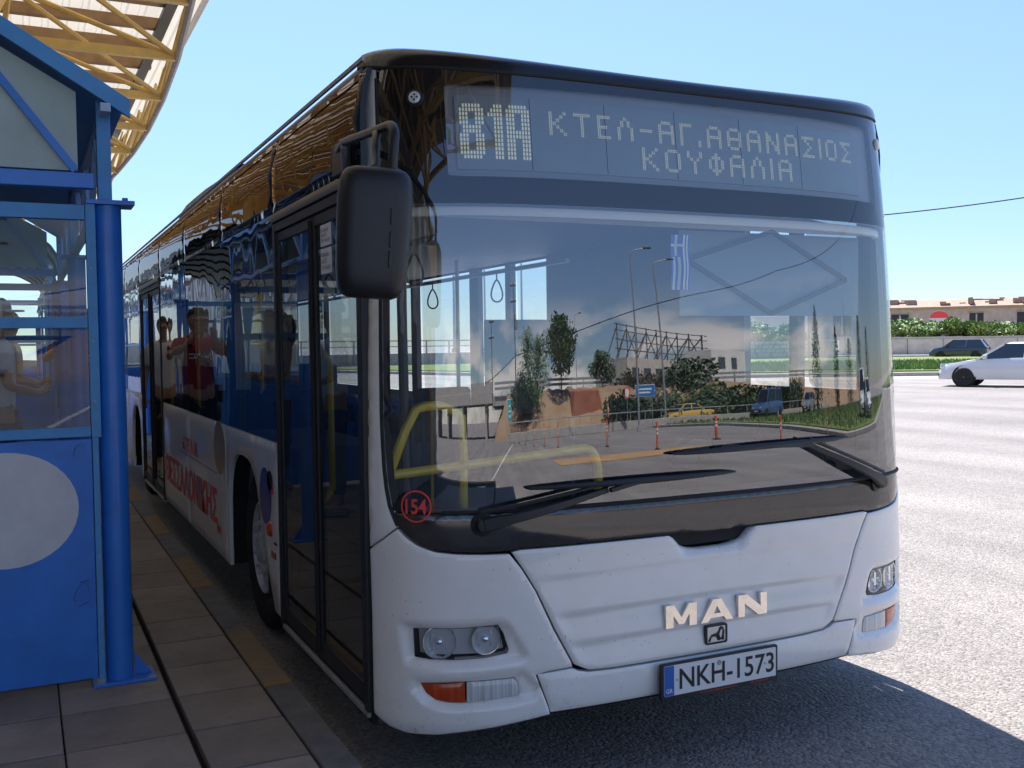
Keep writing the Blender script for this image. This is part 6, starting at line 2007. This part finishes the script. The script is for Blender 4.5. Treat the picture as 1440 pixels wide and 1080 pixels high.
# ------------------------------------------------------------------ vehicles
def car(label, loc, rz, paint, kind='hatch', cat='car', name='parked_car'):
    e = empty(name, loc, rz, label, cat)
    L_, W_, Hh = {'hatch': (3.9, .83, 1.46), 'sedan': (4.5, .86, 1.42), 'van': (4.6, .88, 1.95)}[kind]
    h = L_ / 2
    if kind == 'van': stn = [(-h, .62, .80), (-h + .08, 1.02, .86), (-.6, 1.05, .88), (h - .9, 1.02, .88), (h - .25, .86, .85), (h, .55, .74)]
    elif kind == 'sedan': stn = [(-h, .62, .74), (-h + .1, .90, .82), (-h + .9, .95, .86), (0, .92, .86), (h - 1.1, .88, .85), (h - .35, .74, .80), (h, .50, .68)]
    else: stn = [(-h, .58, .74), (-h + .08, .92, .80), (-.3, .94, .83), (h - 1.0, .92, .82), (h - .3, .76, .78), (h, .50, .66)]
    q = MB()
    ringp = []
    for x, zt, w in stn:
        ringp.append([(x, -w * .93, .24), (x, -w, .42), (x, -w, zt - .16), (x, -w * .92, zt), (x, w * .92, zt), (x, w, zt - .16), (x, w, .42), (x, w * .93, .24)])
    for r_ in ringp: q.v += r_
    for i in range(len(ringp) - 1):
        for k in range(8):
            l_ = (k + 1) % 8
            q.f.append((i * 8 + k, i * 8 + l_, (i + 1) * 8 + l_, (i + 1) * 8 + k))
    q.f += [tuple(range(8)), tuple(range((len(ringp) - 1) * 8, len(ringp) * 8))]
    q.build('body', paint, e, bevel=.04, seg=3)
    # greenhouse
    if kind == 'van': gh = [(-h + .12, -h + .22), (h - .95, h - 1.55)]; 
    elif kind == 'sedan': gh = [(-h + .75, -h + 1.35), (h - 1.15, h - 1.95)]
    else: gh = [(-h + .12, -h + .50), (h - .95, h - 1.65)]
    zb, zt = stn[1][1] - .03, Hh
    (rb_, rt_), (fb2, ft) = gh
    wb, wt = W_ * .92, W_ * .74
    def solid(a0, a1, b0, b1, za, zc, wa, wc, ins=0):
        return MB().add([(a0, -wa, za), (b0, -wa, za), (b0, wa, za), (a0, wa, za), (a1, -wc, zc), (b1, -wc, zc), (b1, wc, zc), (a1, wc, zc)],
                        [(0, 3, 2, 1), (4, 5, 6, 7), (0, 1, 5, 4), (1, 2, 6, 5), (2, 3, 7, 6), (3, 0, 4, 7)])
    solid(rb_ + .02, rt_ + .02, fb2 - .02, ft - .02, zb, zt - .05, wb, wt).build('window_glass', M['car_glass'], e)
    MB().add([(rt_ - .03, -wt * 1.02, zt - .08), (ft + .05, -wt * 1.02, zt - .08), (ft + .05, wt * 1.02, zt - .08), (rt_ - .03, wt * 1.02, zt - .08),
              (rt_ + .12, -wt * .85, zt), (ft - .2, -wt * .85, zt), (ft - .2, wt * .85, zt), (rt_ + .12, wt * .85, zt)],
             [(0, 3, 2, 1), (4, 5, 6, 7), (0, 1, 5, 4), (1, 2, 6, 5), (2, 3, 7, 6), (3, 0, 4, 7)]).build('roof_panel', paint, e, bevel=.03, seg=3)
    for sg in (-1, 1):
        for (xa, xb) in ((rb_, rt_), (fb2, ft), ((rb_ + fb2) / 2 - .1, (rt_ + ft) / 2 - .05)):
            MB().beam((xa, sg * wb * 1.0, zb - .02), (xb, sg * wt * 1.0, zt - .06), .07, .06).build('pillar', paint, e)
        for x in (-h + .75, h - .80):
            w = empty('wheel', (x, sg * (W_ - .09), .31)); w.parent = e
            MB().lathe([(.20, -.09), (.29, -.10), (.31, -.07), (.31, .07), (.29, .10), (.20, .09)], (0, 0, 0), (0, 1, 0), 24).build('tyre', M['tyre'], w, smooth=True)
            MB().lathe([(.20, -.06), (.19, sg * .02), (.05, sg * .085), (.02, sg * .09)] if sg > 0 else [(.20, .06), (.19, -.02), (.05, -.085), (.02, -.09)], (0, 0, 0), (0, 1, 0), 20).build('rim', M['rim'], w, smooth=True)
            MB().lathe([(.36, -.03), (.36, .03)], (x, sg * (W_ - .07), .33), (0, 1, 0), 24).build('wheel_arch', M['dark'], e)
        MB().box(h - .24, sg * (W_ * .62) - .16, .58, h - .05, sg * (W_ * .62) + .16, .74).build('headlight', M['lens'] if False else M['reflector'], e, bevel=.04)
        MB().box(-h - .01, sg * (W_ * .72) - .12, .68, -h + .14, sg * (W_ * .72) + .10, .86).build('tail_light', M['tail'], e, bevel=.03)
        MB().box(fb2 - .35, sg * (W_ + .04) - .10, zb + .02, fb2 - .22, sg * (W_ + .04) + .10, zb + .16).build('door_mirror', paint, e, bevel=.03)
    MB().box(h - .06, -.55, .28, h + .02, .55, .46).build('grille', M['black_plastic'], e, bevel=.02)
    MB().box(h + .012, -.26, .34, h + .028, .26, .45).build('number_plate', M['plate'], e)
    MB().box(-h - .02, -.26, .50, -h + .0, .26, .61).build('number_plate', M['plate'], e)
    return e
pc = dirpt(1350, 80)
car('dark blue hatchback driving on the far road in front of the bushes', (pc.x, pc.y, .05), ang + R(170), M['dark_gloss'], 'hatch')
pc = dirpt(1432, 36)
car('white car entering from the right picture edge on the near lane', (pc.x, pc.y, .004), ang + R(170), M['white_gloss'], 'sedan')
car('yellow taxi mirrored in the middle of the windscreen behind the verge', (33.5, -46.0, .004), R(176), M['yellow_gloss'], 'sedan')
car('dark blue van mirrored right of the yellow taxi', (40.5, -43.5, .21), R(172), M['blue_gloss'], 'van')
car('silver hatchback mirrored behind the dark blue van', (47, -40, .21), R(165), M['silver_gloss'], 'hatch')
car('white van mirrored at the right edge of the windscreen', (33.5, -13.2, .21), R(150), M['white_gloss'], 'van')
car('small white hatchback mirrored beside the white van', (31.0, -10.0, .21), R(140), M['white_gloss'], 'hatch')

# ------------------------------------------------------------------ people
def skin_mesh(name, nodes, edges, mt, parent, root=0, sub=2):
    me = bpy.data.meshes.new(name)
    me.from_pydata([n[0] for n in nodes], edges, [])
    o = bpy.data.objects.new(name, me)
    COL.objects.link(o)
    md = o.modifiers.new('skin', 'SKIN')
    md.use_smooth_shade = True
    sv = me.skin_vertices[0].data
    for i, n in enumerate(nodes):
        r_ = n[1]
        sv[i].radius = r_ if isinstance(r_, tuple) else (r_, r_)
        sv[i].use_root = (i == root)
    s = o.modifiers.new('sub', 'SUBSURF'); s.levels = sub; s.render_levels = sub
    me.materials.append(mt)
    o.parent = parent
    return o
def person(label, loc, rz, shirt, trousers, arms='down', hair=True, skirt=False, cap=None, scale=1.0, text=None, long_hair=False, bag=False, phone=False):
    p = empty('person', loc, rz, label, 'person')
    p.scale = (scale,) * 3
    N = []; E = []
    def nd(x, y, z, r_): N.append(((x, y, z), r_)); return len(N) - 1
    pel = nd(0, 0, .93, (.155, .10)); wai = nd(0, 0, 1.10, (.135, .095)); che = nd(0, 0, 1.30, (.165, .11)); nb = nd(0, .01, 1.46, (.085, .07)); nk = nd(0, .0, 1.52, .052); hd0 = nd(0, -.012, 1.60, (.070, .085)); hd1 = nd(0, -.005, 1.68, (.078, .095)); hd2 = nd(0, .0, 1.745, (.062, .075))
    E += [(pel, wai), (wai, che), (che, nb), (nb, nk), (nk, hd0), (hd0, hd1), (hd1, hd2)]
    armpts = []
    for s in (-1, 1):
        sh_ = nd(s * .175, 0, 1.425, .052)
        E.append((nb, sh_))
        if arms == 'down' or (arms == 'phone' and s == 1 and False):
            el_, wr, pa = (s * .225, .03, 1.14), (s * .235, -.05, .90), (s * .235, -.07, .83)
        elif arms == 'phone':
            el_, wr, pa = (s * .33, -.12, 1.28), (s * .13, -.30, 1.46), (s * .075, -.34, 1.52)
        else:
            el_, wr, pa = (s * .24, -.02, 1.16), (s * .15, -.24, 1.10), (s * .09, -.30, 1.12)
        a = nd(*el_, .040); b_ = nd(*wr, .028); c = nd(*pa, (.036, .022))
        E += [(sh_, a), (a, b_), (b_, c)]
        d = (V(pa) - V(wr)).normalized()
        sd = d.cross(V((0, 1, 0))).normalized() if abs(d.y) < .8 else V((1, 0, 0))
        for k, ln in enumerate((.062, .072, .067, .052)):
            bp0 = V(pa) + sd * (k - 1.5) * .017 + d * .03
            f1 = nd(*(bp0 + d * ln * .3), .0095); f2 = nd(*(bp0 + d * ln * .8 + V((0, .012, -.006))), .0080)
            E += [(c, f1), (f1, f2)]
        t1 = nd(*(V(pa) - d * .01 - sd * .035 * s), .011); t2 = nd(*(V(pa) + d * .03 - sd * .05 * s), .009)
        E += [(c, t1), (t1, t2)]
        armpts.append((V((s * .175, 0, 1.425)), V(el_), V(wr)))
    for s in (-1, 1):
        hp = nd(s * .09, 0, .88, .088); kn = nd(s * .10, -.02, .50, .056); an = nd(s * .105, .02, .10, .038); ft = nd(s * .12, -.10, .045, (.042, .032)); to = nd(s * .125, -.17, .035, (.038, .022))
        E += [(pel, hp), (hp, kn), (kn, an), (an, ft), (ft, to)]
    # nose
    no = nd(0, -.108, 1.655, .013); E.append((hd1, no))
    for s in (-1, 1):
        e_ = nd(s * .088, .005, 1.655, (.010, .022)); E.append((hd1, e_))
    skin_mesh('body', N, E, M['skin'], p)
    for s in (-1, 1):
        MB().lathe([(.001, -.009), (.008, -.006), (.011, 0), (.008, .006), (.001, .009)], (s * .031, -.088, 1.672), (0, 1, 0), 10).build('eye', M['sign_white'], p, smooth=True)
        MB().lathe([(.001, -.0105), (.0055, -.0085), (.0055, -.005)], (s * .031, -.088, 1.672), (0, 1, 0), 8).build('iris', M['ink'], p)
    MB().box(-.024, -.096, 1.608, .024, -.088, 1.616).build('mouth', mat('lip', (.3, .1, .08), .5), p, bevel=.003)
    # shirt
    N2 = [((0, 0, .90), (.172, .118)), ((0, 0, 1.08), (.158, .115)), ((0, 0, 1.30), (.186, .128)), ((0, .01, 1.45), (.105, .085))]
    E2 = [(0, 1), (1, 2), (2, 3)]
    for s_, e_, w_ in armpts:
        i0 = len(N2); N2 += [(tuple(s_), .074), (tuple(s_.lerp(e_, .75)), .060)]; E2 += [(3, i0), (i0, i0 + 1)]
    skin_mesh('shirt', N2, E2, shirt, p)
    N3 = [((0, 0, .96), (.165, .112))]; E3 = []
    for s in (-1, 1):
        i0 = len(N3); N3 += [((s * .095, 0, .84), .105), ((s * .102, -.01, .55), .078)]; E3 += [(0, i0), (i0, i0 + 1)]
        if not skirt: N3 += [((s * .105, .015, .16), .060)]; E3 += [(i0 + 1, i0 + 2)]
    skin_mesh('trousers', N3, E3, trousers, p)
    for s in (-1, 1):
        MB().box(s * .12 - .048, -.22, 0, s * .12 + .048, .07, .03).box(s * .12 - .045, -.20, .03, s * .12 + .045, .065, .085).build('shoe', M['shoe'], p, bevel=.02, seg=3)
    if hair:
        q = MB(); nv, nh = 8, 16
        for j in range(nv + 1):
            t = PI * .56 * j / nv
            for k in range(nh):
                a = 2 * PI * k / nh
                drop = 1.0 if math.sin(a) > -.35 else .72
                tt = t * drop
                jig = 1 + .03 * math.sin(k * 5 + j * 3)
                q.v.append((.093 * jig * math.sin(tt) * math.cos(a), .008 + .112 * jig * math.sin(tt) * math.sin(a), 1.682 + .10 * jig * math.cos(tt)))
        for j in range(nv):
            for k in range(nh):
                l_ = (k + 1) % nh
                q.f.append((j * nh + k, j * nh + l_, (j + 1) * nh + l_, (j + 1) * nh + k))
        q.build('hair', M['hair'], p, smooth=True)
    if long_hair:
        MB().tube([V((0, .09, 1.72)), V((0, .13, 1.62)), V((0, .125, 1.48)), V((0, .11, 1.38))], [.06, .075, .055, .02], 12).build('ponytail', M['hair'], p, smooth=True)
    if cap:
        q = MB().lathe([(.10, 0), (.103, .03), (.09, .07), (.05, .10), (.001, .105)], (0, 0, 1.70), (0, 0, 1), 20).prism([(-.08, -.07), (.08, -.07), (.07, -.17), (0, -.19), (-.07, -.17)], lambda a, c: V((a, c, 1.70)), lambda a, c: V((a, c, 1.712)))
        q.build('cap', cap, p, smooth=True)
    if text:
        vs, fs = TEXTS['jvc']
        q = MB(); q.add([(-.11 + v[0] * .22, -.140 - .006 + .10 * (abs(v[0] - .5) * .9) ** 2, 1.25 + v[1] * .075) for v in vs], fs)
        q.build('shirt_print', M['sign_white'], p, recalc=False)
        MB().tube([V((.12, -.13, 1.42)), V((.0, -.155, 1.28)), V((-.14, -.13, 1.05)), V((-.165, .02, .98))], .011, 6).build('bag_strap', M['cloth_black'], p, smooth=True)
        MB().box(-.25, -.06, .82, -.17, .12, 1.0).build('shoulder_bag', M['cloth_black'], p, bevel=.02)
    if phone:
        o = MB().box(-.04, -.372, 1.50, .04, -.362, 1.65).build('phone', M['ink'], None, bevel=.004)
        o.matrix_world = Matrix.Translation(loc) @ Matrix.Rotation(rz, 4, 'Z')
        tag(o, 'small dark phone held up by the person in the red shirt', 'phone')
    return p
person('person in a red printed football shirt and black shorts on the platform, hands raised', (-.55, 7.75, .152), R(-6), M['shirt_red'], M['cloth_black'], 'phone', True, True, None, 1.03, True, phone=False)
person('person in a white t-shirt and dark trousers standing behind the one in red', (-.35, 8.9, .152), R(10), M['shirt_white'], M['cloth_black'], 'down', True)
person('person with tied back dark hair and pale top under the near shelter', (-1.2, 7.05, .152), R(80), mat('beige_top', (.5, .36, .28), .8), M['denim'], 'hold', True, long_hair=True)
person('person in a white shirt and pale cap leaning under the near shelter', (-1.25, 5.2, .152), R(100), M['shirt_white'], M['denim'], 'hold', False, False, M['shirt_white'])
person('person in a beige top and dark shorts walking on the road, mirrored in the windscreen', (18.6, -36, .004), R(120), mat('beige_top', (.5, .36, .28), .8), M['cloth_black'], 'hold', True, True)
